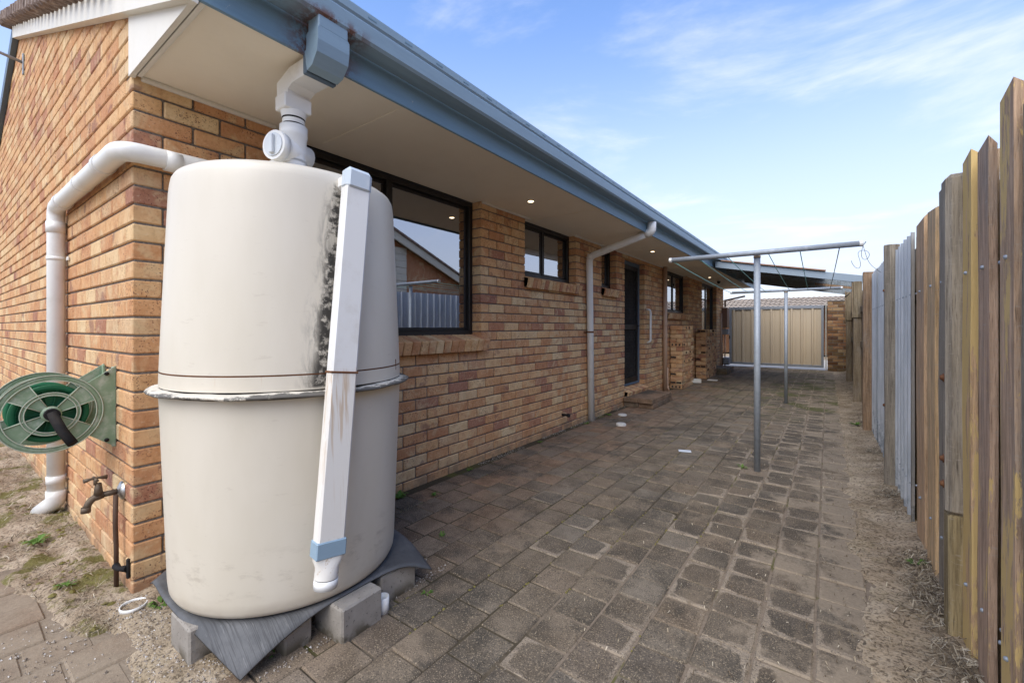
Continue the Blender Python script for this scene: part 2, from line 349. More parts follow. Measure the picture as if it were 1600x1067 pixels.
def mat_rubber():
    m = MT('rubber_mat', .62, .35); p = m.pos()
    st = m.noise(m.scl(p, (4, 230, 4)), 1.2, 3, .6); n = m.noise(p, 5, 5, .65)
    c = m.mix(m.mr(n, .35, .7), (.078, .078, .078), (.135, .133, .13))
    near = m.math('MULTIPLY', m.mr(m.xyz(p)[1], .95, .80), m.mr(m.xyz(p)[0], -1.95, -1.8))
    c = m.mix(m.math('MULTIPLY', near, m.mr(st, .5, .6, 0, .55)), c, (.035, .034, .033))
    c = m.mix(m.math('MULTIPLY', near, m.mr(m.noise(m.scl(p, (9, 70, 9)), 1.6, 3), .6, .75, 0, .28)), c, (.34, .33, .31))
    m.color(c); m.bump(st, .4, .003); return m.m
def mat_concrete():
    m = MT('concrete_block', .93, .15); p = m.pos(); n = m.noise(p, 6, 6, .65); f = m.noise(p, 85, 3)
    c = m.ramp(n, [(.3, (.25, .22, .185)), (.7, (.37, .335, .285))])
    c = m.mix(m.mr(f, .63, .70, 0, .8), c, (.09, .075, .06))
    z = m.xyz(p)[2]
    c = m.mix(m.math('MULTIPLY', m.mr(z, .07, 0.), m.mr(m.noise(p, 12, 4), .38, .6)), c, (.10, .082, .055))
    m.color(c); m.bump(f, .5, .004); return m.m

M = dict(
    brick=mat_brick(), brick_old=mat_brick('old_brick', .26), brick_mid=mat_brick('mid_brick', .5), mortar=mat_mortar(), paver=mat_paver(),
    joint=mat_joint(), sand=mat_sand('sandy_soil', .12, (.84, .84, .82)), yard=mat_sand('mossy_soil', .95, (.85, .85, .85)), ground=mat_sand('bare_ground', .4),
    paling=mat_wood('weathered_paling', [(.56, .375, .25), (.68, .45, .26), (.50, .345, .255), (.72, .49, .27), (.44, .335, .255), (.62, .41, .27), (.70, .52, .30), (.50, .43, .36)], 1),
    ochre=mat_wood('ochre_painted_timber', [(.74, .53, .235), (.76, .55, .27)], 0),
    post=mat_wood('grey_post_timber', [(.29, .25, .20), (.34, .29, .23), (.30, .235, .17)]),
    brownpost=mat_wood('brown_post_timber', [(.33, .22, .14), (.36, .24, .155)]),
    greenpost=mat_wood('greenish_timber', [(.36, .275, .15), (.31, .25, .145)]),
    oldtimber=mat_wood('old_timber', [(.24, .19, .125), (.29, .22, .145), (.20, .165, .12)]),
    greybeam=mat_wood('grey_painted_beam', [(.26, .30, .33), (.30, .33, .35)], 0, (26, 26, 26)),
    tin=mat_tin(), galv=mat_galv(), tank=mat_tank(), flange=mat_flange(),
    pvc=mat_pvc(), pvcrust=mat_pvc('stained_pvc', True, .3), pvcold=mat_pvc('aged_pvc', False, .45),
    fascia=mat_bluepaint('fascia_blue', (.175, .285, .37)), gutter=mat_bluepaint('gutter_blue', (.27, .375, .45)), band=mat_bluepaint('blue_band', (.255, .355, .43), False),
    soffit=mat_plain('soffit_board', (.85, .765, .62), .75, .2, 0, .10, (.45, .38, .3), 3),
    cream=mat_plain('cream_paint', (.72, .68, .59), .55, .3, 0, .18, (.45, .40, .33), 5),
    frame=mat_plain('bronze_frame', (.022, .019, .016), .38, .5, .3, .2, (.05, .045, .04)),
    dark=mat_plain('dark_room', (.035, .03, .026), .9, .1), black=mat_plain('black_plastic', (.010, .010, .011), .7, .2),
    screen=mat_plain('door_mesh', (.03, .028, .026), .6, .3), curtain=mat_plain('curtain_cloth', (.40, .47, .58), .9, .1, 0, .1),
    steelblue=mat_plain('steel_blue_edge', (.10, .145, .19), .5), glass=mat_glass(),
    gatesheet=mat_plain('cream_gate_sheet', (.47, .375, .255), .5, .35, 0, .12, (.35, .27, .18), 3), gatedark=mat_plain('gate_frame_grey', (.26, .275, .29), .45, .4, .4, .2),
    green=mat_plain('faded_green_plastic', (.22, .31, .19), .65, .3, 0, .85, (.50, .52, .42), 16), greend=mat_plain('green_plastic', (.022, .15, .065), .5, .3, 0, .2, (.10, .22, .12)),
    brass=mat_plain('tarnished_brass', (.135, .10, .07), .55, .4, .6, .5, (.25, .19, .12), 40), copper=mat_plain('dull_copper', (.105, .065, .045), .6, .3, .5),
    chrome=mat_plain('chrome', (.55, .53, .5), .28, .5, 1), rust=mat_plain('rusty_steel', (.16, .07, .035), .85, .2, .2, .6, (.30, .15, .07), 40, .4),
    beige=mat_plain('beige_pipe', (.50, .33, .22), .5, .35), box=mat_plain('brown_meter_box', (.20, .115, .075), .5, .3),
    line=mat_plain('green_cord', (.25, .58, .50), .6), wire=mat_plain('wire', (.14, .15, .14), .5, .4, .6),
    sheetdark=mat_plain('dark_roof_sheet', (.010, .017, .024), .8, .1, 0, .05), terracotta=mat_plain('terracotta_edge', (.34, .19, .12), .8),
    tile=mat_roof(), tilefar=mat_plain('far_roof_tile', (.50, .40, .30), .85, .2, 0, .5, (.33, .255, .19), 3),
    straw=mat_straw(), gravel=mat_gravel(), weed=mat_foliage('weed_green', (.06, .13, .02), (.13, .21, .04)), moss=mat_foliage('moss', (.11, .10, .022), (.20, .165, .05)),
    frond=mat_foliage('dark_foliage', (.03, .06, .018), (.06, .09, .03)),
    capblue=mat_plain('worn_blue_white', (.52, .58, .62), .5, .4, 0, .5, (.72, .72, .70), 18), lidwhite=mat_plain('weathered_white', (.55, .53, .49), .6, .3, 0, .5, (.35, .30, .24), 30), greenpale=mat_plain('chalky_green_edge', (.46, .50, .38), .8, .2), bluebeam=mat_plain('blue_grey_beam', (.27, .33, .38), .6, .3, 0, .4, (.38, .42, .44), 9), weld=mat_plain('weld_bead', (.42, .33, .24), .8, .2, .1, .5, (.25, .12, .06), 60), rubber=mat_rubber(), concrete=mat_concrete(), lamp=mat_emit('lamp_glow', (1, .80, .52), 2.6), clad=mat_plain('pale_cladding', (.62, .58, .47), .7),
    lid=mat_plain('clear_cap', (.62, .64, .64), .25, .5), ply=mat_plain('paper', (.55, .58, .62), .7),
)

# ------------------------------------------------------------------ mesh builder
BASE = {}      # world origin of every thing and part
class MB:
    def __init__(s): s.v = []; s.f = []; s.r = []; s.uvs = None; s.sm = []
    def add(s, vs, fs, rnd=0., smooth=False):
        o = len(s.v); s.v += [tuple(v) for v in vs]; s.f += [tuple(i + o for i in f) for f in fs]
        s.r += [rnd] * len(vs); s.sm += [smooth] * len(fs); return s
    def obox(s, c, ax, h, b=0., rnd=0.):
        """box of half sizes h on axes ax (three vectors), edges chamfered by b: 44 triangles"""
        c = Vector(c); ax = [Vector(a) for a in ax]
        if b <= 0:
            vs = [c + ax[0] * (h[0] * i) + ax[1] * (h[1] * j) + ax[2] * (h[2] * k) for i in (-1, 1) for j in (-1, 1) for k in (-1, 1)]
            return s.add(vs, [(0, 1, 3, 2), (4, 6, 7, 5), (0, 4, 5, 1), (2, 3, 7, 6), (0, 2, 6, 4), (1, 5, 7, 3)], rnd)
        vs = []; idx = {}
        for i in (-1, 1):
            for j in (-1, 1):
                for k in (-1, 1):
                    for a in range(3):
                        q = [(h[n] if n == a else h[n] - b) * (i, j, k)[n] for n in range(3)]
                        idx[i, j, k, a] = len(vs); vs.append(c + ax[0] * q[0] + ax[1] * q[1] + ax[2] * q[2])
        fs = []
        S = (-1, 1)
        for i in S:
            fs.append([idx[i, j, k, 0] for j, k in ((-1, -1), (1, -1), (1, 1), (-1, 1))][::i])
            fs.append([idx[j, i, k, 1] for j, k in ((-1, -1), (-1, 1), (1, 1), (1, -1))][::i])
            fs.append([idx[j, k, i, 2] for j, k in ((-1, -1), (1, -1), (1, 1), (-1, 1))][::i])
        for i in S:
            for j in S:
                fs.append([idx[i, j, -1, 0], idx[i, j, -1, 1], idx[i, j, 1, 1], idx[i, j, 1, 0]][::i * j])
                fs.append([idx[i, -1, j, 0], idx[i, 1, j, 0], idx[i, 1, j, 2], idx[i, -1, j, 2]][::i * j])
                fs.append([idx[-1, i, j, 1], idx[-1, i, j, 2], idx[1, i, j, 2], idx[1, i, j, 1]][::i * j])
                for k in S: fs.append([idx[i, j, k, 0], idx[i, j, k, 1], idx[i, j, k, 2]][::i * j * k])
        return s.add(vs, fs, rnd)
    def box(s, x0, x1, y0, y1, z0, z1, b=0., rnd=0.):
        return s.obox(((x0 + x1) / 2, (y0 + y1) / 2, (z0 + z1) / 2), ((1, 0, 0), (0, 1, 0), (0, 0, 1)), (abs(x1 - x0) / 2, abs(y1 - y0) / 2, abs(z1 - z0) / 2), b, rnd)
    def sweep(s, path, prof, closed=True, caps=True, smooth=False, rnd=0., up=None, scale=None):
        """profile (2D points) along a path with mitred joints"""
        path = [Vector(p) for p in path]; n = len(prof); rings = []; nrm = None
        for i, p in enumerate(path):
            d0 = (path[i] - path[i - 1]).normalized() if i else None
            d1 = (path[i + 1] - path[i]).normalized() if i < len(path) - 1 else None
            d = ((d0 or d1) + (d1 or d0)).normalized()
            if nrm is None:
                u = Vector(up) if up else (Vector((0, 0, 1)) if abs(d.z) < .9 else Vector((1, 0, 0)))
                nrm = (u - d * u.dot(d)).normalized()
            else: nrm = (nrm - d * nrm.dot(d)).normalized()
            b = d.cross(nrm).normalized(); k = 1.
            if d0 and d1:
                cs = max(.4, d.dot(d0)); st = 1 / cs
                bend = (d1 - d0)
                if bend.length > 1e-4:
                    bd = (bend - d * bend.dot(d)).normalized()
                else: bd = None; st = 1
            else: bd = None; st = 1
            sc = scale[i] if scale else 1.
            ring = []
            for (x, y) in prof:
                q = b * (x * sc) + nrm * (y * sc)
                if bd is not None: q = q + bd * (q.dot(bd) * (st - 1))
                ring.append(p + q)
            rings.append(ring)
        vs = [q for r in rings for q in r]; fs = []
        for i in range(len(path) - 1):
            for j in range(n if closed else n - 1):
                a, b2 = i * n + j, i * n + (j + 1) % n
                fs.append((a, b2, b2 + n, a + n))
        if caps and closed:
            fs.append(tuple(range(n))[::-1]); fs.append(tuple(range((len(path) - 1) * n, len(path) * n)))
            o = len(s.f); s.add(vs, fs, rnd, smooth); s.sm[-1] = s.sm[-2] = False
            return s
        return s.add(vs, fs, rnd, smooth)
    def tube(s, path, r, n=16, caps=True, scale=None, smooth=True, rnd=0.):
        return s.sweep(path, [(r * cos(2 * pi * i / n), r * sin(2 * pi * i / n)) for i in range(n)], True, caps, smooth, rnd, None, scale)
    def lathe(s, prof, n, c, axis='z', a0=0, a1=2 * pi, smooth=True, closed=False, rnd=0.):
        c = Vector(c); full = abs(a1 - a0 - 2 * pi) < 1e-6; m = n if full else n + 1; k = len(prof); vs = []
        for i in range(m):
            a = a0 + (a1 - a0) * i / n
            for (r, h) in prof:
                x, y = r * cos(a), r * sin(a)
                q = {'z': (x, y, h), 'x': (h, x, y), 'y': (y, h, x)}[axis]
                vs.append(c + Vector(q))
        fs = []
        for i in range(n):
            i2 = (i + 1) % m
            for j in range(k if closed else k - 1):
                j2 = (j + 1) % k
                fs.append((i * k + j, i2 * k + j, i2 * k + j2, i * k + j2))
        return s.add(vs, fs, rnd, smooth)
    def prism(s, poly, d, rnd=0.):
        """polygon of 3D points pushed along d"""
        n = len(poly); d = Vector(d); vs = [Vector(p) for p in poly] + [Vector(p) + d for p in poly]
        fs = [tuple(range(n))[::-1], tuple(range(n, 2 * n))] + [(i, (i + 1) % n, (i + 1) % n + n, i + n) for i in range(n)]
        return s.add(vs, fs, rnd)
    def mesh(s, name, mat, off=Vector((0, 0, 0)), recalc=True):
        me = bpy.data.meshes.new(name)
        me.from_pydata([(v[0] - off[0], v[1] - off[1], v[2] - off[2]) for v in s.v], [], s.f)
        me.polygons.foreach_set('use_smooth', s.sm)
        if any(s.r): me.attributes.new('rnd', 'FLOAT', 'POINT').data.foreach_set('value', s.r)
        if recalc:
            import bmesh
            bm = bmesh.new(); bm.from_mesh(me); bmesh.ops.recalc_face_normals(bm, faces=bm.faces); bm.to_mesh(me); bm.free()
        if s.uvs:
            l = me.uv_layers.new(name='UVMap'); l.data.foreach_set('uv', s.uvs)
        me.materials.append(M[mat] if isinstance(mat, str) else mat); me.update(); return me
    def build(s, name, mat, parent=None, origin=None, label=None, cat=None, group=None, kind=None, recalc=True):
        if parent is not None: b = BASE[parent.name]
        else: b = Vector(origin) if origin else Vector((0, 0, 0))
        o = bpy.data.objects.new(name, s.mesh(name, mat, b, recalc)); COL.objects.link(o)
        if parent is not None: o.parent = parent
        else: o.location = b
        BASE[o.name] = b; tag(o, label, cat, group, kind); return o
def tag(o, label=None, cat=None, group=None, kind=None):
    for k, v in (('label', label), ('category', cat), ('group', group), ('kind', kind)):
        if v: o[k] = v
    return o
def thing(name, loc, label, cat, group=None, kind=None):
    o = bpy.data.objects.new(name, None); o.location = loc; o.empty_display_size = .1; COL.objects.link(o)
    BASE[o.name] = Vector(loc); return tag(o, label, cat, group, kind)
def piece(name, me, parent, loc, rnd, mtx=None):
    o = bpy.data.objects.new(name, me); COL.objects.link(o); o.parent = parent
    o.location = Vector(loc) - BASE[parent.name]
    if mtx is not None: o.rotation_euler = mtx
    o['rnd'] = float(rnd); BASE[o.name] = Vector(loc); return o
def arc(c, a, b, r0, n=6):
    """points turning from direction a to direction b about corner c at distance r0"""
    a = Vector(a).normalized(); b = Vector(b).normalized(); c = Vector(c)
    p0 = c - a * r0; p2 = c + b * r0
    return [(p0 * (1 - t) ** 2 + c * (2 * t * (1 - t)) + p2 * t * t) for t in [i / n for i in range(n + 1)]]
def bent(pts, r0, n=6):
    pts = [Vector(p) for p in pts]; o = [pts[0]]
    for i in range(1, len(pts) - 1):
        rr = min(r0, (pts[i] - pts[i - 1]).length * .48, (pts[i + 1] - pts[i]).length * .48)
        o += arc(pts[i], pts[i] - pts[i - 1], pts[i + 1] - pts[i], rr, n)
    return o + [pts[-1]]
NZ = lambda x, y, s=1., z=0.: noise.noise(Vector((x * s, y * s, z)))
def rz(*ax): return Matrix.Rotation(*ax)

# ------------------------------------------------------------------ the ground
W = -2.549            # face of the long house wall
E0 = .566             # face of the end wall
YE = 14.35            # far end of the house
MB().add([(-90, -60, -.075), (90, -60, -.075), (90, 130, -.075), (-90, 130, -.075)], [(0, 1, 2, 3)]).build('ground', 'ground', kind='structure')
pav = MB().box(-3.6, .19, -1.2, 15.12, -.06, -.0055).build('paving', 'joint', kind='structure')
BASE['paving'] = Vector((0, 0, 0))
P0, PX, NC = -.0385, .1868, 1.9
cells = []
for k in range(-1, 19):
    x1 = P0 - PX * k; x0 = x1 - PX
    sh = random.choice((0, 0, 0, .5, .45, .1)) * PX
    y = -1.0 - sh
    while y < 15.0:
        L = PX + random.uniform(-.006, .008)
        yc = y + L / 2; xc = (x0 + x1) / 2; y += L
        if xc < W + .02 and yc > max(.05, .38 + (xc + 2.6) * .2): continue          # house and yard
        if -2.62 < xc < -1.66 and .47 < yc < 1.55: continue                  # bare patch under the tank
        if xc < W + .055 and yc > .5: continue
        if abs(xc + .484) < .12 and abs(yc - 4.2) < .12: continue            # paver left out round the near pole
        if yc > 15.02: continue
        cells.append((xc, yc, L - random.uniform(.003, .008), PX - random.uniform(.003, .008)))
def paver_mb(m, xc, yc, L, Wd, z, rnd, uv):
    b = .006
    m.obox((xc, yc, z - .022), ((1, 0, 0), (0, 1, 0), (0, 0, 1)), (Wd / 2, L / 2, .022), b, rnd)
def paver_uv(m, me_v, centres):
    pass
def add_uv(me, fn):
    l = me.uv_layers.new(name='UVMap'); d = l.data
    for lp in me.loops: d[lp.index].uv = fn(lp.vertex_index)
def area(c, a, n):
    q = proj(c)
    if not q or not inframe(c): return -1
    d = Vector((0, 0, CAMZ)) - Vector(c)
    return a * FOC * FOC / q[2] ** 2 * abs(Vector(n).dot(d.normalized()))
def hidden_by_tank(c):
    q = proj(c); return q and 262 < q[0] < 600 and 262 < q[1] < 940 and (c[1] > 1.0 or c[0] < -2.3)
cells.sort(key=lambda c: -(0 if hidden_by_tank((c[0], c[1], 0)) else area((c[0], c[1], 0), c[2] * c[3], (0, 0, 1))))
pm = {}
for i, (xc, yc, L, Wd) in enumerate(cells[:300]):
    key = random.randrange(6)
    if key not in pm:
        m = MB(); paver_mb(m, 0, 0, PX - .006, PX - .008, 0, 0, None); me = m.mesh('paver', 'paver')
        add_uv(me, lambda vi, me=me: (me.vertices[vi].co.x / PX + .5, me.vertices[vi].co.y / PX + .5)); pm[key] = me
    tilt = 1.0 if xc > -1.0 else .6
    o = piece('paver', pm[key], pav, (xc, yc, random.uniform(-.004, .003)), random.random(), (random.uniform(-.016, .016) * tilt, random.uniform(-.016, .016) * tilt, random.uniform(-.018, .018)))
    o.scale = (Wd / (PX - .008), L / (PX - .006), 1)
m = MB(); uvc = []
for xc, yc, L, Wd in cells[300:]:
    n0 = len(m.v); paver_mb(m, xc, yc, L, Wd, random.uniform(-.003, .003), random.random(), None)
    uvc += [((v[0] - xc) / Wd + .5, (v[1] - yc) / L + .5) for v in m.v[n0:]]
o = m.build('far_pavers', 'paver', pav, kind='stuff')
add_uv(o.data, lambda vi: uvc[vi])

def sheet(name, mat, xs, ys, fn, kind='structure'):
    m = MB(); nx, ny = len(xs), len(ys)
    vs = [(x, y, fn(x, y)) for y in ys for x in xs]
    m.add(vs, [(j * nx + i, j * nx + i + 1, (j + 1) * nx + i + 1, (j + 1) * nx + i) for j in range(ny - 1) for i in range(nx - 1)], 0, True)
    return m.build(name, mat, kind=kind, recalc=False)
def lin(a, b, n): return [a + (b - a) * i / (n - 1) for i in range(n)]
def sst(a, b, x):
    t = max(0, min(1, (x - a) / (b - a))); return t * t * (3 - 2 * t)
def strip_z(x, y):
    e = .125 + .06 * NZ(0, y, 2.1) + .04 * NZ(3, y, 7) + .03 * NZ(x * 4, y, 17)
    h = -.022 + .027 * sst(e - .07, e + .04, x) + .03 * sst(.25, .48, x)
    return h + (.010 * NZ(x, y, 7) + .006 * NZ(x, y, 19)) * sst(.05, .2, x)
sheet('dirt_strip', 'sand', [-.05 + .012 * i for i in range(34)] + lin(.37, 1.1, 14), lin(-.4, 5, 300) + lin(5.04, 15.6, 260), strip_z)
def yard_z(x, y):
    e = .30 + (x + 2.6) * .20 + .05 * NZ(x, 0, 3) + .025 * NZ(x, 5, 9)
    e = max(e, .02)
    s = sst(e - .03, e + .10, y)
    if x > -2.35: s *= sst(-2.26, -2.42, x)
    return -.035 + .05 * s + s * (.026 * NZ(x, y, 5) + .020 * NZ(x, y, 13) + .012 * NZ(x, y, 31))
sheet('dirt_yard', 'yard', lin(-9.5, -2.2, 260), lin(-1.6, .72, 110), yard_z)
def bed_z(x, y): return -.014 + .022 * sst(-1.62, -1.72, x) * sst(.40, .52, y) * sst(1.62, 1.5, y) + .006 * NZ(x, y, 12) + .004 * NZ(x, y, 30)
sheet('tank_bed', 'sand', lin(-2.6, -1.58, 60), lin(.4, 1.66, 70), bed_z)

# ------------------------------------------------------------------ the house
house = thing('brick_house', (-4.5, E0, 0), 'low house of mottled tan face brick with blue gutters, tiled gable and wide eave', 'house')
HB = BASE['brick_house']
CH = .086; Z0 = .0618            # course height and first bed joint
OPEN = [(1.20, 3.012, 1.115, 2.5), (3.722, 4.86, 1.735, 2.5), (5.613, 6.14, 1.76, 2.5), (6.461, 7.375, .235, 2.305), (8.608, 10.22, 1.49, 2.5), (11.60, 13.36, .06, 2.5)]
TOP = 2.366
GB, GS = 2.60, .365
def gable(x): return GB + GS * (-2.489 - x) if x > -6.37 else GB + GS * (3.881 - (-6.37 - x))
bricks = []       # (axis, centre along, z0, z1, length, plane)
JT = .010
for k in range(-1, 28):
    z0 = max(-.05, Z0 + CH * k + JT / 2); z1 = min(TOP, Z0 + CH * (k + 1) - JT / 2)
    if z1 - z0 < .02: continue
    zm = (z0 + z1) / 2
    start = E0 if k % 2 == 0 else E0 + .118
    cuts = sorted([(a, b) for a, b, c, d in OPEN if c < zm + .02 and zm < d])
    iv = []; p = start
    for a, b in cuts: iv.append((p, a)); p = b
    iv.append((p, YE))
    for n, (a, b) in enumerate(iv):
        y = a
        first = True
        while y < b - .015:
            L = .230
            if first and n > 0 and k % 2: L = .110
            if k % 2 and n == 0 and first and False: pass
            e = min(y + L, b)
            if b - e < .03: e = b
            if e - y > .02: bricks.append(('x', (y + e) / 2, z0, z1, e - y))
            y = e + JT; first = False
ends = []
for k in range(-1, 46):
    z0 = max(-.05, Z0 + CH * k + JT / 2); z1 = Z0 + CH * (k + 1) - JT / 2
    x = W if k % 2 else W - .11 - .004
    if z0 > TOP - .05: x = W + .0
    while x > -10.1:
        L = .230
        if z0 > TOP - .05 and k % 2 == 0 and x == W: L = .115
        xa = x - L
        xm = (x + xa) / 2
        if z1 < gable(xm) + .12: bricks.append(('y', xm, z0, z1, L))
        x = xa - .005
def bcen(b):
    return (W, b[1], (b[2] + b[3]) / 2) if b[0] == 'x' else (b[1], E0, (b[2] + b[3]) / 2)
def bscore(b):
    c = bcen(b)
    if hidden_by_tank(c): return 0
    return area(c, (b[3] - b[2]) * b[4], (1, 0, 0) if b[0] == 'x' else (0, -1, 0))
bricks.sort(key=lambda b: -bscore(b))
bm_cache = {}
def brick_shape(m, b, c, rnd):
    h = (b[3] - b[2]) / 2; pr = random.uniform(-.002, .002)
    if b[0] == 'x': m.obox((c[0] - .055 + pr, c[1], c[2]), ((1, 0, 0), (0, 1, 0), (0, 0, 1)), (.055, b[4] / 2, h), .005, rnd)
    else: m.obox((c[0], c[1] + .055 + pr, c[2]), ((1, 0, 0), (0, 1, 0), (0, 0, 1)), (b[4] / 2, .055, h), .005, rnd)
for b in bricks[:300]:
    c = bcen(b); key = (b[0], round(b[4], 2), round(b[3] - b[2], 2))
    if key not in bm_cache:
        m = MB(); brick_shape(m, b, (0, 0, 0), 0); bm_cache[key] = m.mesh('brick', 'brick')
    piece('brick', bm_cache[key], house, (c[0] + (random.uniform(-.001, .001) if b[0] == 'x' else 0), c[1], c[2]), random.random())
m = MB()
for b in bricks[300:]: brick_shape(m, b, bcen(b), random.random())
m.build('far_bricks', 'brick', house, kind='stuff')
# mortar body of the wall, with the openings left out
m = MB(); ys = sorted({E0 + .012, YE - .01} | {o[0] - .006 for o in OPEN} | {o[1] + .006 for o in OPEN})
for a, b in zip(ys[:-1], ys[1:]):
    mid = (a + b) / 2; op = [o for o in OPEN if o[0] < mid < o[1]]
    if not op: m.box(W - .22, W - .010, a, b, -.05, TOP + .1)
    else:
        o = op[0]; m.box(W - .22, W - .010, a, b, -.05, o[2] - .006)
        if o[3] < 2.4: m.box(W - .22, W - .010, a, b, o[3] + .004, TOP + .1)
m.build('wall', 'mortar', house)
pts = [(W - .006, E0 + .010, -.05), (W - .006, E0 + .010, gable(W) + .1)] + [(-6.37, E0 + .010, gable(-6.37) + .1), (-10.15, E0 + .010, gable(-10.15) + .1), (-10.15, E0 + .010, -.05)]
MB().prism(pts, (0, .1, 0)).build('end_wall', 'mortar', house)
# dark rooms behind the glass
m = MB()
m.box(-6.2, -6.15, 1.0, 14.1, 0, 2.5); m.box(-6.2, W - .24, 1.0, 14.1, .0, .03); m.box(-6.2, W - .24, 1.0, 14.1, 2.42, 2.46)
for y in (1.0, 3.3, 5.2, 6.3, 7.7, 10.6, 14.05): m.box(-6.15, W - .23, y, y + .05, .03, 2.42)
m.build('interior', 'dark', house)
XF = W - .10          # face of the frames
def pane(m, y0, y1, z0, z1, x=XF - .022): m.box(x - .004, x, y0, y1, z0, z1)
def window(y0, y1, z0, z1, mull, sash=None):
    f = MB(); t = .045; x0, x1 = XF - .06, XF
    f.box(x0, x1, y0, y1, z0, z0 + t, .004); f.box(x0, x1, y0, y1, z1 - t, z1, .004)
    f.box(x0 + .001, x1 - .001, y0 + .001, y0 + t, z0 + t, z1 - t, .004); f.box(x0 + .001, x1 - .001, y1 - t, y1 - .001, z0 + t, z1 - t, .004)
    for y in mull: f.box(x0 + .002, x1 - .002, y - .025, y + .025, z0 + t, z1 - t, .004)
    wd = f.build('window', 'frame', house)
    es = [y0 + t] + [v for y in mull for v in (y - .025, y + .025)] + [y1 - t]
    for a, b in zip(es[::2], es[1::2]):
        s = MB(); x = XF - .012 if sash and a < sash < b else XF - .03
        q = .026
        s.box(x - .02, x, a, b, z0 + t, z0 + t + q, .003); s.box(x - .02, x, a, b, z1 - t - q, z1 - t, .003)
        s.box(x - .019, x - .001, a, a + q, z0 + t + q, z1 - t - q, .003); s.box(x - .019, x - .001, b - q, b, z0 + t + q, z1 - t - q, .003)
        s.build('sash', 'frame', wd)
        p = MB(); pane(p, a + q * .6, b - q * .6, z0 + t + q * .6, z1 - t - q * .6, x - .008); p.build('pane', 'glass', wd)
    return wd
def sill(y0, y1, zt, n=None):
    """sloping brick-on-edge sill"""
    ang = R(14); L = .225; th = .105
    n = n or max(2, round((y1 - y0) / .081)); st = (y1 - y0) / n
    ax = (cos(ang), 0, -sin(ang)); az = (sin(ang), 0, cos(ang))
    for i in range(n):
        m = MB(); r = random.random(); c = Vector((XF + .015, y0 + st * (i + .5), zt)) + Vector(ax) * (L / 2 - .055) - Vector(az) * (th / 2)
        m.obox((0, 0, 0), (ax, (0, 1, 0), az), (L / 2, st / 2 - .004, th / 2), .005)
        o = piece('sill_brick', m.mesh('sill_brick', 'brick'), house, c + Vector((random.uniform(-.002, .002), 0, 0)), r)
    MB().obox(Vector((XF + .015, (y0 + y1) / 2, zt)) + Vector(ax) * (L / 2 - .065) - Vector(az) * (th / 2 + .003), (ax, (0, 1, 0), az), (L / 2 - .015, (y1 - y0) / 2 - .004, th / 2 - .004)).build('sill_mortar', 'mortar', house)
w1 = window(1.20, 3.010, 1.145, 2.36, [2.075]); sill(1.16, 3.06, 1.150)
w2 = window(3.724, 4.858, 1.765, 2.36, [4.24], 4.0); sill(3.70, 4.89, 1.770)
w3 = window(5.615, 6.138, 1.79, 2.36, []); sill(5.60, 6.16, 1.795, 7)
w4 = window(8.61, 10.218, 1.52, 2.36, [9.42], 9.0); sill(8.59, 10.25, 1.525)
w5 = window(11.602, 13.358, .10, 2.36, [12.5], 12.0)
# curtains
def curtain(y0, y1, z0, z1, par, x=XF - .16):
    m = MB(); n = int((y1 - y0) / .012); pr = []
    for i in range(n + 1):
        y = y0 + (y1 - y0) * i / n; pr.append((x + .03 * sin(y * 62) + .012 * sin(y * 151 + 1), y))
    vs = [(a, b, z) for z in (z0, z1) for a, b in pr]; k = n + 1
    m.add(vs, [(i, i + 1, k + i + 1, k + i) for i in range(n)], 0, True)
    m.build('curtain', 'curtain', par, recalc=False)
curtain(2.60, 2.95, 1.16, 2.36, w1); curtain(1.26, 1.5, 1.16, 2.36, w1); curtain(9.9, 10.16, 1.53, 2.34, w4)
# security door
f = MB(); y0, y1, z0, z1 = 6.465, 7.371, .262, 2.30
xd = XF + .01
f.box(xd - .06, xd, y0, y0 + .045, z0, z1, .003); f.box(xd - .06, xd, y1 - .045, y1, z0, z1, .003); f.box(xd - .059, xd - .001, y0 + .045, y1 - .045, z1 - .06, z1 - .001, .003)
f.box(xd - .059, xd - .001, y0 + .045, y1 - .045, z0, z0 + .03, .003)
door = f.build('door', 'steelblue', house, label='dark diamond mesh security door in a blue grey frame')
f = MB(); a, b = y0 + .047, y1 - .047; c, d = z0 + .033, z1 - .063; xs = xd - .012
for q in ((a, a + .05, c, d), (b - .05, b, c, d)): f.box(xs - .03, xs, q[0], q[1], q[2], q[3], .003)
for q in ((c, c + .09), (d - .06, d), (1.18, 1.26)): f.box(xs - .029, xs - .001, a + .05, b - .05, q[0], q[1], .003)
f.build('door_leaf', 'frame', door)
f = MB(); a += .05; b -= .05; c += .09; d -= .06
def clipseg(p, q):
    (y, z), (Y, Z) = p, q; t0, t1 = 0., 1.
    for pp, qq in ((-(Y - y), y - a), (Y - y, b - y), (-(Z - z), z - c), (Z - z, d - z)):
        if abs(pp) < 1e-9:
            if qq < 0: return None
        else:
            t = qq / pp
            if pp < 0: t0 = max(t0, t)
            else: t1 = min(t1, t)
    if t0 >= t1: return None
    return (y + (Y - y) * t0, z + (Z - z) * t0), (y + (Y - y) * t1, z + (Z - z) * t1)
for i in range(-40, 60):
    for sg in (1, -1):
        yy = a + i * .062
        s = clipseg((yy, c), (yy + sg * 1.05, c + 1.8)) if True else None
        s2 = clipseg((yy + sg * 1.05, c + 1.8), (yy + sg * 2.1, c + 3.6))
        for sgm in (s, s2):
            if sgm:
                (p, q), (P_, Q_) = sgm; dv = Vector((0, P_ - p, Q_ - q)); L = dv.length
                if L < .01: continue
                dv /= L; nn = Vector((1, 0, 0)); f.obox((xs - .016 + .003 * sg, (p + P_) / 2, (q + Q_) / 2), (dv, nn, dv.cross(nn)), (L / 2, .002, .0035))
f.build('diamond_grille', 'screen', door, kind='stuff')
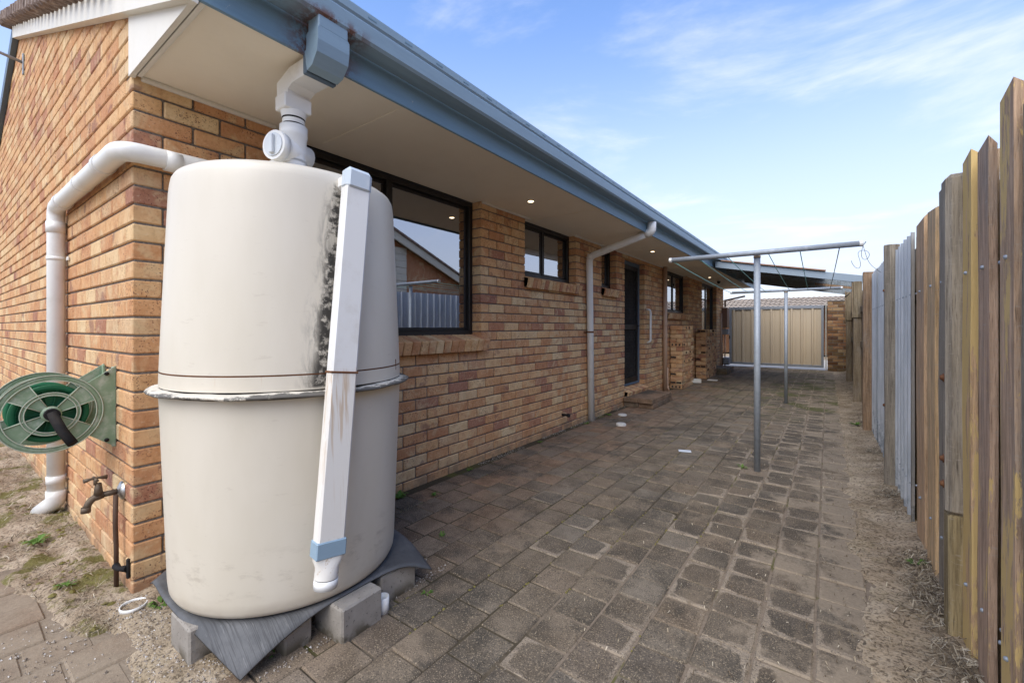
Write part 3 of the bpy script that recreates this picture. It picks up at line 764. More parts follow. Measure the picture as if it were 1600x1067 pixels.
MB().box(xs - .045, xs - .04, a, b, c, d).build('fly_screen', 'dark', door)
f = MB(); f.box(xs, xs + .006, b + .006, b + .04, 1.12, 1.32, .002); f.tube([(xs + .006, b + .02, 1.24), (xs + .04, b + .02, 1.24), (xs + .045, b - .07, 1.24)], .008, 8); f.build('handle', 'frame', door)
sill(6.455, 7.38, .245, 11)
# eave lining, cornice strip, fascia, gutter
XO = -1.745
MB().box(W - .1, XO - .016, E0 + .012, YE + .06, 2.367, 2.375).build('soffit', 'soffit', house)
for y in (1.5, 3.9, 6.3, 8.7, 11.1, 13.3): MB().box(W + .001, XO - .02, y - .02, y + .02, 2.3625, 2.3668, .0015).build('cover_strip', 'soffit', house)
segs = [(E0 + .03, 1.195), (3.016, 3.80), (4.80, 5.65), (6.1, 8.65), (10.2, 11.6), (13.36, YE)]
for a, b in segs: MB().box(W + .001, W + .022, a, b, 2.345, 2.3665, .004).build('cornice_strip', 'cream', house)
m = MB(); m.box(W + .03, XO - .02, E0 + .004, E0 + .03, 2.352, 2.3665, .003)
m.build('cornice_strip', 'cream', house)
MB().box(XO - .015, XO, E0 + .0, YE + .08, 2.345, 2.60, .003).build('fascia', 'fascia', house)
gp = [(0, 2.474), (.05, 2.470), (.098, 2.470), (.108, 2.482), (.112, 2.545), (.104, 2.556), (.112, 2.566), (.112, 2.600), (.095, 2.606), (.095, 2.598), (.105, 2.594), (.104, 2.49), (.05, 2.480), (.004, 2.484)]
m = MB(); n = len(gp); ya, yb = E0 - .04, YE + .1
vs = [(XO + .002 + x, y, z) for y in (ya, yb) for x, z in gp]
m.add(vs, [(i, (i + 1) % n, n + (i + 1) % n, n + i) for i in range(n)])
m.prism([(XO + .002 + x, ya, z) for x, z in gp[:9]] + [(XO + .002, ya, 2.606)], (0, .002, 0)); m.prism([(XO + .002 + x, yb, z) for x, z in gp[:9]] + [(XO + .002, yb, 2.606)], (0, .002, 0))
gut = m.build('gutter', 'gutter', house)
y = .75
while y < 8.4:
    MB().box(XO + .112, XO + .1155, y, y + .045, 2.578, 2.584).build('slot', 'fascia', gut); y += .205  # raised darker dashes paint in the shade of open slots
# blocked-in eave end and barge boards
MB().prism([(W - .002, E0 - .012, 2.352), (XO - .017, E0 - .012, 2.352), (XO - .017, E0 - .012, 2.40), (W - .002, E0 - .012, gable(W) + .1)], (0, .022, 0)).build('eave_end', 'cream', house)
def barge(x0, x1, mat, y0=E0 - .042, y1=E0 - .003, h=.125):
    m = MB(); g0, g1 = gable(x0), gable(x1)
    m.prism([(x0, y0, g0), (x1, y0, g1), (x1, y0, g1 + h), (x0, y0, g0 + h)], (0, y1 - y0, 0)); return m.build('barge_board', mat, house)
barge(XO, -6.37, 'cream'); barge(-6.37, -10.4, 'steelblue')
# tiled roof: verge tiles built singly, the rest as one ribbed slope
m = MB(); rows = 30; sl_ = .372
def rz_(x): return gable(x) + .19 if True else 0
for side in (1, -1):
    xs_ = [(-6.37 + side * (i / rows) * (6.37 - 2.03)) for i in range(rows + 1)]
    for i in range(rows):
        a, b = xs_[i], xs_[i + 1]
        ga = GB + GS * (3.881 - abs(-6.37 - a)) + .16; gb = GB + GS * (3.881 - abs(-6.37 - b)) + .13
        m.add([(a, E0 - .03, ga), (b, E0 - .03, gb), (b, YE + .1, gb), (a, YE + .1, ga), (b, E0 - .03, gb - .025), (b, YE + .1, gb - .025)], [(0, 1, 2, 3), (1, 4, 5, 2)], random.random())
m.box(-2.06, XO + .004, E0 + .0, YE + .1, 2.562, 2.575); m.build('roof', 'tile', house)
x = -2.7
tm = MB(); tm.obox((0, 0, 0), ((cos(.35), 0, -sin(.35)), (0, 1, 0), (sin(.35), 0, cos(.35))), (.050, .10, .055), .018); tm = tm.mesh('verge_tile', 'tile')
while x > -6.5:
    piece('verge_tile', tm, house, (x, E0 - .025, gable(x) + .165 + random.uniform(-.006, .006)), random.random(), (0, random.uniform(-.06, .06), 0)); x -= .148
# recessed eave lights
for n_, (lx, ly, lab) in enumerate([(-2.19, 3.29, 'lit round eave downlight nearest the big window'), (-2.15, 6.57, 'lit eave downlight above the mesh security door'), (-2.2, 10.76, 'small lit eave downlight past the second downpipe, before the dome sensor'), (-2.17, 13.3, 'farthest lit eave downlight at the end of the soffit by the awning')]):
    t = thing('downlight', (lx, ly, 2.366), lab, 'light', 'downlights in the eave')
    m = MB(); m.lathe([(.026, -.0005), (.040, -.004), (.046, -.001), (.046, 0)], 24, (lx, ly, 2.3668)); m.build('rim', 'cream', t)
    m = MB(); m.lathe([(0.0001, 0), (.026, 0)], 20, (lx, ly, 2.3645)); m.build('lens', 'lamp', t)
t = thing('eave_sensor', (-2.14, 11.48, 2.366), 'small dark dome sensor under the eave beside the sliding door', 'sensor')
MB().lathe([(.05, 0), (.05, -.02), (.04, -.03)], 16, (-2.14, 11.48, 2.3665)).build('base', 'cream', t)
MB().lathe([(.042, -.03), (.04, -.06), (.025, -.085), (.0001, -.09)], 16, (-2.14, 11.48, 2.3665)).build('dome', 'black', t)
t = thing('wall_bracket', (-6.25, E0, 3.6), 'small steel aerial bracket high on the gable under the barge', 'bracket')
m = MB(); m.box(-6.02, -5.98, E0 - .012, E0 - .001, 3.55, 3.74, .003); m.tube([(-6.0, E0 - .01, 3.66), (-6.0, E0 - .25, 3.70), (-6.25, E0 - .45, 3.68)], .014, 8); m.build('arm', 'galv', t)

# ------------------------------------------------------------------ pipes on the house
t = thing('overflow_pipe', (-4.02, .5, 0), 'thick white pipe running along the end wall, round the corner and down to the dirt', 'pipe')
r = .043; yc = E0 - .05; xw = W + .06; zp = 1.995
path = [(-4.02, yc, .13), (-4.02, yc, 1.99), (xw, yc, zp), (xw, 1.05, zp + .015), (-2.25, 1.12, zp + .02), (-2.1, 1.12, 1.84)]
MB().tube(bent(path, .075, 8), r, 24).build('pipe', 'pvc', t)
MB().tube(bent([(-4.02, yc, .17), (-4.02, yc, .10), (-4.02 - .16, yc - .05, .005)], .06, 6) , r + .006, 24).build('shoe', 'pvc', t)
def collar(m, p, d, rr, L=.05):
    p = Vector(p); d = Vector(d).normalized(); m.tube([p - d * L / 2, p + d * L / 2], rr, 24)
for q_, d_, l_ in (((-4.02, yc, 1.86), (0, 0, 1), .07), ((-3.80, yc, 1.99), (1, 0, 0), .06), ((-2.80, yc, zp), (1, 0, 0), .05), ((xw, .70, zp), (0, 1, 0), .06), ((-4.02, yc, .24), (0, 0, 1), .05)):
    m = MB(); collar(m, q_, d_, r + .0045, l_); m.build('collar', 'pvc', t)
for z in (1.66, .55):
    m = MB(); collar(m, (-4.02, yc, z), (0, 0, 1), r + .003, .022); m.box(-3.968, -3.925, E0 - .012, E0 - .002, z - .012, z + .012, .002); m.build('clip', 'pvc', t)
m = MB(); collar(m, (-3.25, yc, zp - .002), (1, 0, 0), r + .003, .02); m.build('clip', 'pvc', t)

t = thing('downpipe', (-2.49, 5.15, 0), 'white round downpipe from the gutter elbow down the brick wall, with a rusty strap', 'downpipe')
xp = W + .052; r = .043
MB().tube(bent([(xp, 5.18, .0), (xp, 5.12, 2.13), (XO + .03, 5.13, 2.345)], .07, 6), r, 20).build('pipe', 'pvcold', t)
m = MB(); m.tube(bent([(XO - .02, 5.13, 2.335), (XO + .055, 5.13, 2.355), (XO + .058, 5.13, 2.465)], .06, 6), r + .007, 20); m.build('elbow', 'pvc', t)
m = MB(); collar(m, (xp + .015, 5.12, 2.125), (.5, 0, 1), r + .006, .06); m.build('collar', 'pvcold', t)
m = MB(); collar(m, (xp, 5.15, 1.155), (0, 0, 1), r + .004, .022); m.box(W + .001, W + .01, 5.06, 5.24, 1.143, 1.167, .002); m.build('strap', 'rust', t)

t = thing('vent_pipe', (-2.5, 8.37, 0), 'beige painted pipe rising to the eave between the door and the brick stacks', 'pipe')
MB().tube([(W + .05, 8.37, .0), (W + .05, 8.37, 2.362)], .04, 16).build('pipe', 'beige', t)
m = MB(); collar(m, (W + .05, 8.37, 1.26), (0, 0, 1), .046, .03); m.build('collar', 'beige', t)
m = MB(); m.tube(bent([(W + .08, 8.39, .45), (W + .08, 8.39, .10), (W + .11, 8.42, 0)], .04), .022, 10); m.build('side_pipe', 'beige', t)

t = thing('grab_rail', (W, 7.55, .95), 'slim cream grab rail fixed upright beside the mesh door', 'handrail')
m = MB(); m.tube(bent([(W, 7.46, 1.52), (W + .06, 7.46, 1.52), (W + .06, 7.50, 1.47), (W + .06, 7.50, .97), (W, 7.50, .95)], .03, 4), .017, 10); m.build('rail', 'pvcold', t)

t = thing('meter_box', (W + .05, 14.2, 1.1), 'brown meter box with conduits at the far end of the house wall beside the gate', 'meter box')
MB().box(W + .002, W + .16, 14.05, 14.38, 1.20, 1.80, .008).build('case', 'box', t)
MB().tube([(W + .05, 13.75, .05), (W + .05, 13.75, 1.62)], .022, 10).build('conduit', 'beige', t); MB().tube([(W + .06, 14.25, 0), (W + .06, 14.25, 1.2)], .02, 10).build('conduit', 'beige', t)
MB().box(W + .01, W + .17, 14.1, 14.3, 1.0, 1.16, .01).build('meter', 'gatedark', t); MB().box(W + .02, W + .2, 14.1, 14.34, .1, .32, .03).build('regulator', 'gatedark', t)
m = MB(); m.tube([(W + .05, 14.34, 1.82), (W + .05, 14.34, 2.02), (W + .6, 14.2, 2.12)], .025, 8); m.build('service_pipe', 'box', t)

tag(MB().lathe([(.0001, .10), (.02, .10), (.024, .08), (.014, .06), (.014, 0)], 12, (W, 4.50, .18), 'x').build('wall_tap', 'black'), 'tiny black tap outlet low in the brick wall left of the white downpipe', 'tap')

# ------------------------------------------------------------------ the tank
TC = Vector((-2.03, 1.03, 0))
tank = thing('water_tank', (TC.x, TC.y, .14), 'tall cream fibreglass rainwater tank with a black mould run, on concrete blocks', 'water tank')
prof = [(.0001, .140), (.40, .140), (.43, .143), (.447, .153), (.457, .172), (.461, .21)] + [(.461 + .028 * (z - .22) / .755, z) for z in (.35, .5, .65, .8, .955)]
m = MB(); m.lathe(prof, 96, TC); m.build('lower_shell', 'tank', tank)
prof = [(.487, 1.0455)] + [(.487 - .031 * ((z - 1.04) / .75) ** 1.1, z) for z in (1.1, 1.2, 1.3, 1.45, 1.6, 1.7, 1.76)] + [(.4535, 1.795), (.450, 1.815), (.441, 1.832), (.425, 1.843), (.39, 1.851), (.3, 1.862), (.15, 1.874), (.0001, 1.878)]
m = MB(); m.lathe(prof, 96, TC); m.build('upper_shell', 'tank', tank)
MB().lathe([(.4885, .985), (.4875, 1.0395)], 96, TC).build('shell_band', 'tank', tank)
m = MB(); m.lathe([(.480, .960), (.515, .961), (.529, .964), (.532, .969), (.528, .974), (.505, .977), (.4865, .980)], 96, TC)
vs = m.v
m.v = [(v[0], v[1], v[2] + .005 * NZ(v[0], v[1], 7) + .003 * NZ(v[0], v[1], 21)) if True else v for v in vs]; m.build('flange', 'flange', tank)
m = MB(); m.lathe([(.4845, 1.0385), (.4862, 1.0395), (.4862, 1.0455), (.4845, 1.0465)], 96, TC); m.build('seam', 'rust', tank)
m = MB(); m.box(TC.x + .4846 * cos(.62) - .001, TC.x + .4846 * cos(.62) + .004, TC.y + .4846 * sin(.62) - .003, TC.y + .4846 * sin(.62) + .003, 1.02, 1.07, .001); m.build('bolt', 'rust', tank)
# flat white pipe hanging down its front
top = Vector((-1.512, 1.022, 1.79)); bot = Vector((-1.472, .880, .43))
dv = (top - bot).normalized(); fr = Vector((1, -.16, 0)); fr = (fr - dv * fr.dot(dv)).normalized(); sd_ = dv.cross(fr).normalized()
def rp(p, q, a, b, bev=.006):
    m = MB(); L = (Vector(q) - Vector(p)).length; m.obox((Vector(p) + Vector(q)) / 2, (sd_, fr, dv), (a, b, L / 2), bev); return m
mid = bot.lerp(top, .455)
up_ = rp(bot, top - dv * .015, .05, .026, .007).build('overflow_drop', 'pvcrust', tank)
rp(mid - dv * .004, mid + dv * .004, .0525, .0285, .002).build('joint_line', 'rust', up_)
MB().obox(top - fr * .045 + dv * .002, (sd_, fr, dv), (.049, .075, .030), .012).build('elbow', 'pvc', tank)
MB().obox(top + dv * .005 + fr * .0035, (sd_, fr, dv), (.0545, .030, .046), .016).build('blue_elbow_cap', 'capblue', tank, label='blue painted cap over the elbow at the top of the flat pipe')
MB().obox(bot - dv * .012, (sd_, fr, dv), (.0545, .031, .030), .004).build('blue_band', 'band', tank, label='blue painted band near the foot of the flat pipe')
m = MB(); pts_ = []
nn = 24
for lv, (h, k) in enumerate([(-.03, 0), (-.052, .15), (-.075, 1), (-.115, 1)]):
    ring = []
    for i in range(nn):
        a = 2 * pi * i / nn; ca, sa = cos(a), sin(a)
        sx = .051 * max(-1, min(1, ca * 1.35)); sy = .027 * max(-1, min(1, sa * 1.35))
        ring.append(bot + dv * h + sd_ * (sx * (1 - k) + .041 * ca * k) + fr * (sy * (1 - k) + .041 * sa * k))
    pts_ += ring
m.add(pts_, [(l * nn + i, l * nn + (i + 1) % nn, (l + 1) * nn + (i + 1) % nn, (l + 1) * nn + i) for l in range(3) for i in range(nn)], 0, True)
m.build('adaptor', 'pvcrust', tank)
m = MB(); m.tube([bot - dv * .113, bot - dv * .119], .0385, nn); m.build('black_ring', 'black', tank)
m = MB(); m.tube([bot - dv * .118, bot - dv * .150], .0415, nn, True); m.build('outlet', 'pvc', tank)

# gutter outlet: box, cranked square pipe, adaptor and inspection tee
t = thing('gutter_outlet', (-1.69, 1.0, 2.3), 'blue box spout cranking back to a white inspection tee on the tank top', 'downpipe')
gx = XO + .058
m = MB(); m.box(gx - .035, gx + .045, .938, 1.07, 2.425, 2.4755, .004); m.box(gx - .037, gx + .047, .935, 1.073, 2.415, 2.428, .003); m.build('spout', 'band', t)
m = MB(); m.sweep([(gx + .004, 1.004, 2.42), (gx + .004, 1.004, 2.375), (gx - .002, 1.004, 2.345), (gx - .022, 1.004, 2.322), (gx - .05, 1.004, 2.315)], [(-.070, -.044), (.070, -.044), (.070, .044), (-.070, .044)], True, True, False, 0, (1, 0, 0), [1, 1, 1, .98, .97]); m.build('blue_elbow', 'band', t)
m = MB(); m.box(gx - .072, gx - .046, .936, 1.072, 2.268, 2.352, .003); m.build('grey_socket', 'steelblue', t)
tx, ty = -1.93, .985
m = MB(); m.sweep([(gx - .06, 1.003, 2.312), (tx + .055, ty + .012, 2.308), (tx, ty, 2.27), (tx, ty, 2.22)], [(-.055, -.036), (.055, -.036), (.055, .036), (-.055, .036)], True, True, False, 0, (0, 0, 1)); m.build('crank', 'pvcold', t)
m = MB(); m.box(tx - .044, tx + .044, ty - .060, ty + .060, 2.175, 2.238, .004); m.build('square_socket', 'pvcold', t)
m = MB(); m.lathe([(.053, 2.176), (.050, 2.155), (.046, 2.145), (.046, 2.10)], 24, (tx, ty, 0)); m.build('neck', 'pvcold', t)
m = MB(); m.lathe([(.0462, 2.122), (.0475, 2.120), (.0475, 2.114), (.0462, 2.112)], 24, (tx, ty, 0)); m.build('grime_ring', 'black', t)
m = MB(); m.lathe([(.0462, 2.150), (.0475, 2.148), (.0475, 2.143), (.0462, 2.141)], 24, (tx, ty, 0)); m.build('grime_ring', 'black', t)
m = MB(); m.lathe([(.046, 2.112), (.057, 2.112), (.057, 2.066), (.053, 2.06), (.053, 1.95)], 24, (tx, ty, 0))
dcap = Vector((.30, -1, 0)).normalized(); tz = 1.995
m.tube([Vector((tx, ty, tz)) - dcap * .07, Vector((tx, ty, tz)) + dcap * .085], .054, 28)
m.lathe([(.053, 1.96), (.053, 1.84)], 24, (tx, ty, 0)); m.build('tee', 'pvc', t)
m = MB(); p = Vector((tx, ty, tz)); m.tube([p + dcap * .07, p + dcap * .105], .062, 28); cap = m.build('cap', 'pvc', t)
m = MB(); m.tube([p + dcap * .104, p + dcap * .110], .049, 24); sdv = Vector((0, 0, 1)).cross(dcap)
m.obox(p + dcap * .116, (sdv, dcap, (0, 0, 1)), (.011, .008, .04), .003); m.build('clear_lid', 'lid', cap)
m = MB(); m.tube([p + Vector((-.04, 0, -.03)), p + Vector((-.26, -.06, -.10))], .045, 20); m.build('side_inlet', 'pvcold', t)

# rubber mat under it
bx0, bx1, by0, by1 = -2.52, -1.578, .568, 1.512
def mat_z(u, v):
    x = bx0 + (bx1 - bx0) * u; y = by0 + (by1 - by0) * v
    d = math.hypot(x - TC.x, y - TC.y); ex = max(0, d - .455); z = .139
    if x > TC.x and y < TC.y:                       # near corner hangs to the paving
        z -= .66 * ex ** 1.05; x -= .18 * ex; y += .38 * ex
    elif x > TC.x: z += .010 * sin(min(ex, .16) * 20) - 1.3 * ex ** 2; x += .36 * ex; y -= .45 * ex
    elif y < TC.y: z -= .15 * ex - .02 * sin(ex * 14); x += .65 * ex; y += .10 * ex
    return Vector((x, y, max(z, .012)))
N = 44; m = MB()
vs = [mat_z(i / N, j / N) for j in range(N + 1) for i in range(N + 1)]
q = (N + 1) ** 2
fs = [(j * (N + 1) + i, j * (N + 1) + i + 1, (j + 1) * (N + 1) + i + 1, (j + 1) * (N + 1) + i) for j in range(N) for i in range(N)]
vs2 = [v - Vector((0, 0, .006)) for v in vs]
rim = [i for i in range(N + 1)] + [j * (N + 1) + N for j in range(1, N + 1)] + [N * (N + 1) + i for i in range(N - 1, -1, -1)] + [j * (N + 1) for j in range(N - 1, 0, -1)]
m.add(vs + vs2, fs + [tuple(k + q for k in f[::-1]) for f in fs] + [(rim[i], rim[(i + 1) % len(rim)], rim[(i + 1) % len(rim)] + q, rim[i] + q) for i in range(len(rim))], 0, True)
tag(m.build('rubber_mat', 'rubber', origin=(TC.x, TC.y, .13)), 'grey rubber mat drooping at its corners between the tank and the blocks', 'mat')
# concrete blocks
def block(p, ang, L, D, H, lab, z=-.03):
    m = MB(); ca, sa = cos(ang), sin(ang)
    m.obox((p[0], p[1], z + H / 2), ((ca, sa, 0), (-sa, ca, 0), (0, 0, 1)), (L / 2, D / 2, H / 2), .007)
    return tag(m.build('concrete_block', 'concrete', origin=(p[0], p[1], 0)), lab, 'concrete block', 'concrete blocks under the tank')
block((-1.945, .762), 0, .19, .39, .160, 'grey concrete block under the tank nearest the house corner, left of the drooping mat')
block((-1.72, .845), R(3), .19, .11, .150, 'shadowed concrete block half hidden behind the drooping mat corner')
block((-1.60, 1.045), R(2), .19, .19, .162, 'pale concrete block below the flat white pipe, two faces in view')
block((-1.665, 1.285), R(-2), .19, .19, .158, 'farthest concrete block, under the right hand mat flap')
block((-2.32, 1.30), 0, .30, .19, .158, 'concrete block hidden behind the tank against the brick wall')
# ring, cap and lids on the ground
m = MB(); m.lathe([(.044, 0), (.048, 0), (.048, .016), (.044, .016)], 32, (-2.43, .545, .005), closed=True); tag(m.build('pipe_ring', 'pvc', origin=(-2.43, .545, 0)), 'white pipe end ring set in the dirt at the foot of the house corner', 'pipe end')
m = MB(); m.lathe([(.022, 0), (.027, 0), (.027, .075), (.022, .075)], 20, (-1.545, 1.172, -.01), closed=True); tag(m.build('pipe_stub', 'pvcold', origin=(-1.545, 1.172, 0)), 'short white pipe stub standing between the two right blocks', 'pipe end')
def lid(x, y, r, lab, h=.02, mat='lidwhite'):
    m = MB(); m.lathe([(.0001, h), (r * .8, h), (r, h * .7), (r, 0)], 24, (x, y, .001)); tag(m.build('plastic_lid', mat, origin=(x, y, 0)), lab, 'lid', 'white lids on the paving')
lid(-2.29, 5.72, .06, 'white plastic lid on the paving, the farther of two beside the downpipe')
lid(-2.07, 5.13, .062, 'white plastic lid on the paving, the nearer of two beside the downpipe', .03)
tag(MB().obox((-1.13, 4.42, .006), ((.9, .3, 0), (-.3, .9, 0), (0, 0, 1)), (.06, .035, .003), .001).build('drain_plate', 'ply', origin=(-1.13, 4.42, 0)), 'small pale blue plate lying on the paving before the near pole', 'plate')
tag(MB().box(-2.22, -2.02, 10.6, 10.72, 0, .02, .004).build('timber_offcut', 'cream', origin=(-2.12, 10.66, 0)), 'small pale offcut lying on the paving by the second brick stack', 'offcut')
t = thing('pale_block', (-2.38, 9.9, 0), 'whitewashed brick lying on the paving in front of the second brick stack', 'brick')
m = MB(); m.obox((-2.34, 10.0, .045), ((.8, .6, 0), (-.6, .8, 0), (0, 0, 1)), (.115, .055, .042), .006); m.build('body', 'cream', t)

# ------------------------------------------------------------------ hose reel and tap
reel = thing('hose_reel', (-2.9, E0, .83), 'faded green empty hose reel with a black crank, bracketed to the end wall', 'hose reel')
cy, cz, rr = .346, .83, .172
def disc(xp, nm, xo):
    m = MB(); t_ = .006
    m.lathe([(rr - .022, -t_), (rr, -t_), (rr, t_), (rr - .022, t_)], 56, (xp, cy, cz), 'x', closed=True)
    m.lathe([(.083, -t_), (.095, -t_), (.095, t_), (.083, t_)], 40, (xp, cy, cz), 'x', closed=True)
    for k in range(4):
        a = R(38 + 90 * k + (6 if k % 2 else -4)); w_ = R(20)
        for (r0, r1, w0, w1) in ((.02, .09, R(24), w_), (.09, rr - .018, w_, R(17))):
            po = [(r0, a - w0), (r1, a - w1), (r1, a), (r1, a + w1), (r0, a + w0)]
            m.prism([(xp - t_ * .6, cy + r * cos(g), cz + r * sin(g)) for r, g in po], (t_ * 1.2, 0, 0))
    for k in range(12):
        a = 2 * pi * k / 12
    m.lathe([(.0001, -.008), (.034, -.008), (.034, .010), (.026, .014), (.0001, .014)], 28, (xp, cy, cz), 'x')
    # arms to the wall
    hw = .195
    m.prism([(xp - .004, cy + .115, cz + .125), (xp - .004, E0 - .002, cz + hw + .005), (xp - .004, E0 - .002, cz - hw), (xp - .004, cy + .115, cz - .115), (xp - .004, cy + .16, cz)], (.008, 0, 0))
    m.box(xp - .004, xp + .03 * xo, E0 - .012, E0 - .002, cz - hw, cz + hw, .002)
    pl = m.build(nm, 'green', reel)
    for q in (rr, rr - .022, .095, .083):
        e = MB(); e.lathe([(q - .002, t_), (q - .002, t_ + .003), (q + .002, t_ + .003), (q + .002, t_)], 56, (xp, cy, cz), 'x'); e.build('pale_edge', 'greenpale', pl)  # cream edges and rim highlights put in as raised pale rings
    for k in range(4):
        a = R(38 + 90 * k + (6 if k % 2 else -4))
        for sg in (-1, 1):
            p0 = Vector((xp + t_, cy + .03 * cos(a + sg * R(23)), cz + .03 * sin(a + sg * R(23)))); p1 = Vector((xp + t_, cy + .152 * cos(a + sg * R(17)), cz + .152 * sin(a + sg * R(17))))
            e = MB(); e.tube([p0, p1], .0022, 5); e.build('pale_edge', 'greenpale', pl)  # spoke edge highlights painted in as thin pale strips
    return pl
fp = disc(-2.82, 'side_plate', -1); disc(-3.045, 'side_plate', 1)
m = MB()
m.lathe([(.105, -.10), (.105, .10)], 48, (-2.93, cy, cz), 'x'); m.lathe([(.0001, .085), (.105, .085)], 48, (-2.93, cy, cz), 'x')
for k in range(14):
    a = 2 * pi * k / 14; m.obox((-2.842, cy + .06 * cos(a), cz + .06 * sin(a)), ((1, 0, 0), (0, cos(a), sin(a)), (0, -sin(a), cos(a))), (.006, .045, .002))
m.lathe([(.128, -.008), (.105, -.008), (.105, .008), (.128, .008)], 48, (-2.845, cy, cz), 'x', closed=True); m.lathe([(.128, -.008), (.105, -.008), (.105, .008), (.128, .008)], 48, (-3.015, cy, cz), 'x', closed=True)
m.build('drum', 'greend', reel)
m = MB(); m.tube([(-2.812, cy, cz), (-2.775, cy, cz)], .026, 20); m.tube([(-2.785, cy - .004, cz + .012), (-2.765, cy + .028, cz - .075), (-2.72, cy + .055, cz - .130)], .019, 18); m.build('crank', 'black', reel)
m = MB(); m.lathe([(.0001, .001), (.011, .001)], 12, (-2.8199, cy, cz), 'x'); 
for z in (cz + .165, cz - .155): m.lathe([(.0001, .005), (.009, .005), (.009, 0)], 12, (-2.8165, E0 - .035, z), 'x')
m.build('bolt_holes', 'black', fp)

tap = thing('garden_tap', (-2.70, E0, .44), 'old brass garden tap on a chrome wall flange with a bare copper riser', 'tap')
m = MB(); m.lathe([(.043, 0), (.041, -.006), (.026, -.015), (.014, -.02)], 24, (-2.70, E0 - .001, .448), 'y'); m.build('flange', 'chrome', tap)
m = MB(); ty_ = E0; m.tube([(-2.70, E0 - .01, .448), (-2.70, E0 - .075, .448)], .013, 12); m.tube(bent([(-2.70, E0 - .07, .449), (-2.70, E0 - .112, .438), (-2.70, E0 - .126, .398)], .026, 5), .0145, 12, True, [1.15] * 2 + [1] * 5 + [.95]); m.tube([(-2.70, E0 - .126, .408), (-2.70, E0 - .127, .384)], .0175, 12); m.build('spout', 'brass', tap)
m = MB(); m.tube([(-2.70, E0 - .085, .45), (-2.70, E0 - .085, .505)], .014, 12, True, [1.3, .8]); m.tube([(-2.70, E0 - .095, .50), (-2.70, E0 - .095, .525)], .007, 8); m.build('bonnet', 'brass', tap)
m = MB(); m.tube([(-2.70, E0 - .135, .526), (-2.70, E0 - .11, .530), (-2.70, E0 - .08, .530), (-2.70, E0 - .055, .526)], .007, 8, True, [1.5, .8, .8, 1.5]); m.tube([(-2.735, E0 - .095, .526), (-2.665, E0 - .095, .526)], .0065, 8); m.build('handle', 'brass', tap)
m = MB(); m.tube([(-2.675, E0 - .030, .44), (-2.674, E0 - .032, .3), (-2.668, E0 - .030, .2), (-2.665, E0 - .03, 0.0)], .0095, 10); m.build('riser', 'copper', tap)
m = MB(); m.box(-2.585, -2.567, E0 - .014, E0 - .001, .075, .165, .004); m.tube([(-2.576, E0 - .01, .12), (-2.62, E0 - .03, .115), (-2.662, E0 - .032, .115)], .013, 10, True, [1.2, .8, 1.2]); m.build('clip', 'black', tap)

# ------------------------------------------------------------------ step, brick stacks
def brickpile(name, loc, lab, cat, x0, x1, ya, yb, nz, mat, hh=.08, br=(.23, .11), hole=True, jag=0):
    t = thing(name, loc, lab, cat, 'leftover brick stacks by the wall' if 'stack' in name else None)
    cache = {}
    for k in range(nz):
        along = k % 2; z = hh * k
        y = ya
        while y < yb - .05:
            L = br[0] if along else br[1] + .004
            if y + L > yb + .06: break
            x = x0
            dep = br[1] if along else br[0]
            while x < x1 - .05:
                if jag and k >= nz - 2 and random.random() < .35: x += dep + .003; continue
                key = (along, random.random() < .22)
                if key not in cache:
                    m = MB(); m.obox((0, 0, 0), ((1, 0, 0), (0, 1, 0), (0, 0, 1)), (dep / 2, L / 2 - .003, hh / 2 - .003), .005); nf = len(m.f)
                    if key[1]:
                        for q in (-.3, 0, .3): m.box(dep * q - .016, dep * q + .016, -L / 2 + .002, -L / 2 + .02, -.02, .02)  # dark blocks set slightly proud paint the shade inside core holes
                        for q in (-.3, 0, .3): m.box(dep / 2 - .02, dep / 2 + .001, L * q - .012, L * q + .012, -.02, .02)
                    me = m.mesh('brick', mat, recalc=False); me.materials.append(M['dark']); cache[key] = me
                    for pi_, pl in enumerate(me.polygons): pl.material_index = 0 if pi_ < nf else 1
                piece('brick', cache[key], t, (x + dep / 2 + random.uniform(-.006, .006), y + L / 2, z + hh / 2), random.random(), (0, 0, random.uniform(-.02, .02)))
                if hole and x + dep > x1 - .05 and False: pass
                x += dep + .003
            y += L + .004
    return t
brickpile('brick_stack', (-2.42, 8.9, 0), 'nearer waist high stack of loose yellow bricks against the wall, behind the beige pipe', 'brick stack', W + .02, W + .25, 8.80, 9.68, 15, 'brick', .083)
brickpile('brick_stack', (-2.42, 11.3, 0), 'farther jagged topped stack of loose bricks before the sliding door', 'brick stack', W + .02, W + .25, 10.85, 11.98, 14, 'brick', .083, (.23, .11), True, 1)
t = thing('door_step', (-2.3, 6.9, 0), 'low step of grey brown pavers below the mesh door', 'step')
cm = {}
for k in range(2):
    for i in range(5):
        for j in range(2):
            if 's' not in cm:
                m = MB(); m.obox((0, 0, 0), ((1, 0, 0), (0, 1, 0), (0, 0, 1)), (.112, .097, .036), .006); cm['s'] = m.mesh('paver', 'paver')
            piece('paver', cm['s'], t, (W + .125 + .228 * j + random.uniform(-.004, .004), 6.47 + .1985 * i + (.03 if k == 0 else 0), .037 + .0745 * k), random.random(), (0, 0, random.uniform(-.02, .02)))
t = thing('far_step', (-2.3, 12.6, 0), 'small brick step at the foot of the far sliding door', 'step')
for k in range(2):
    for i in range(5):
        for j in range(2):
            m = MB() if False else None
            piece('paver', cm['s'], t, (W + .125 + .228 * j, 12.3 + .2 * i, .037 + .0745 * k), random.random())

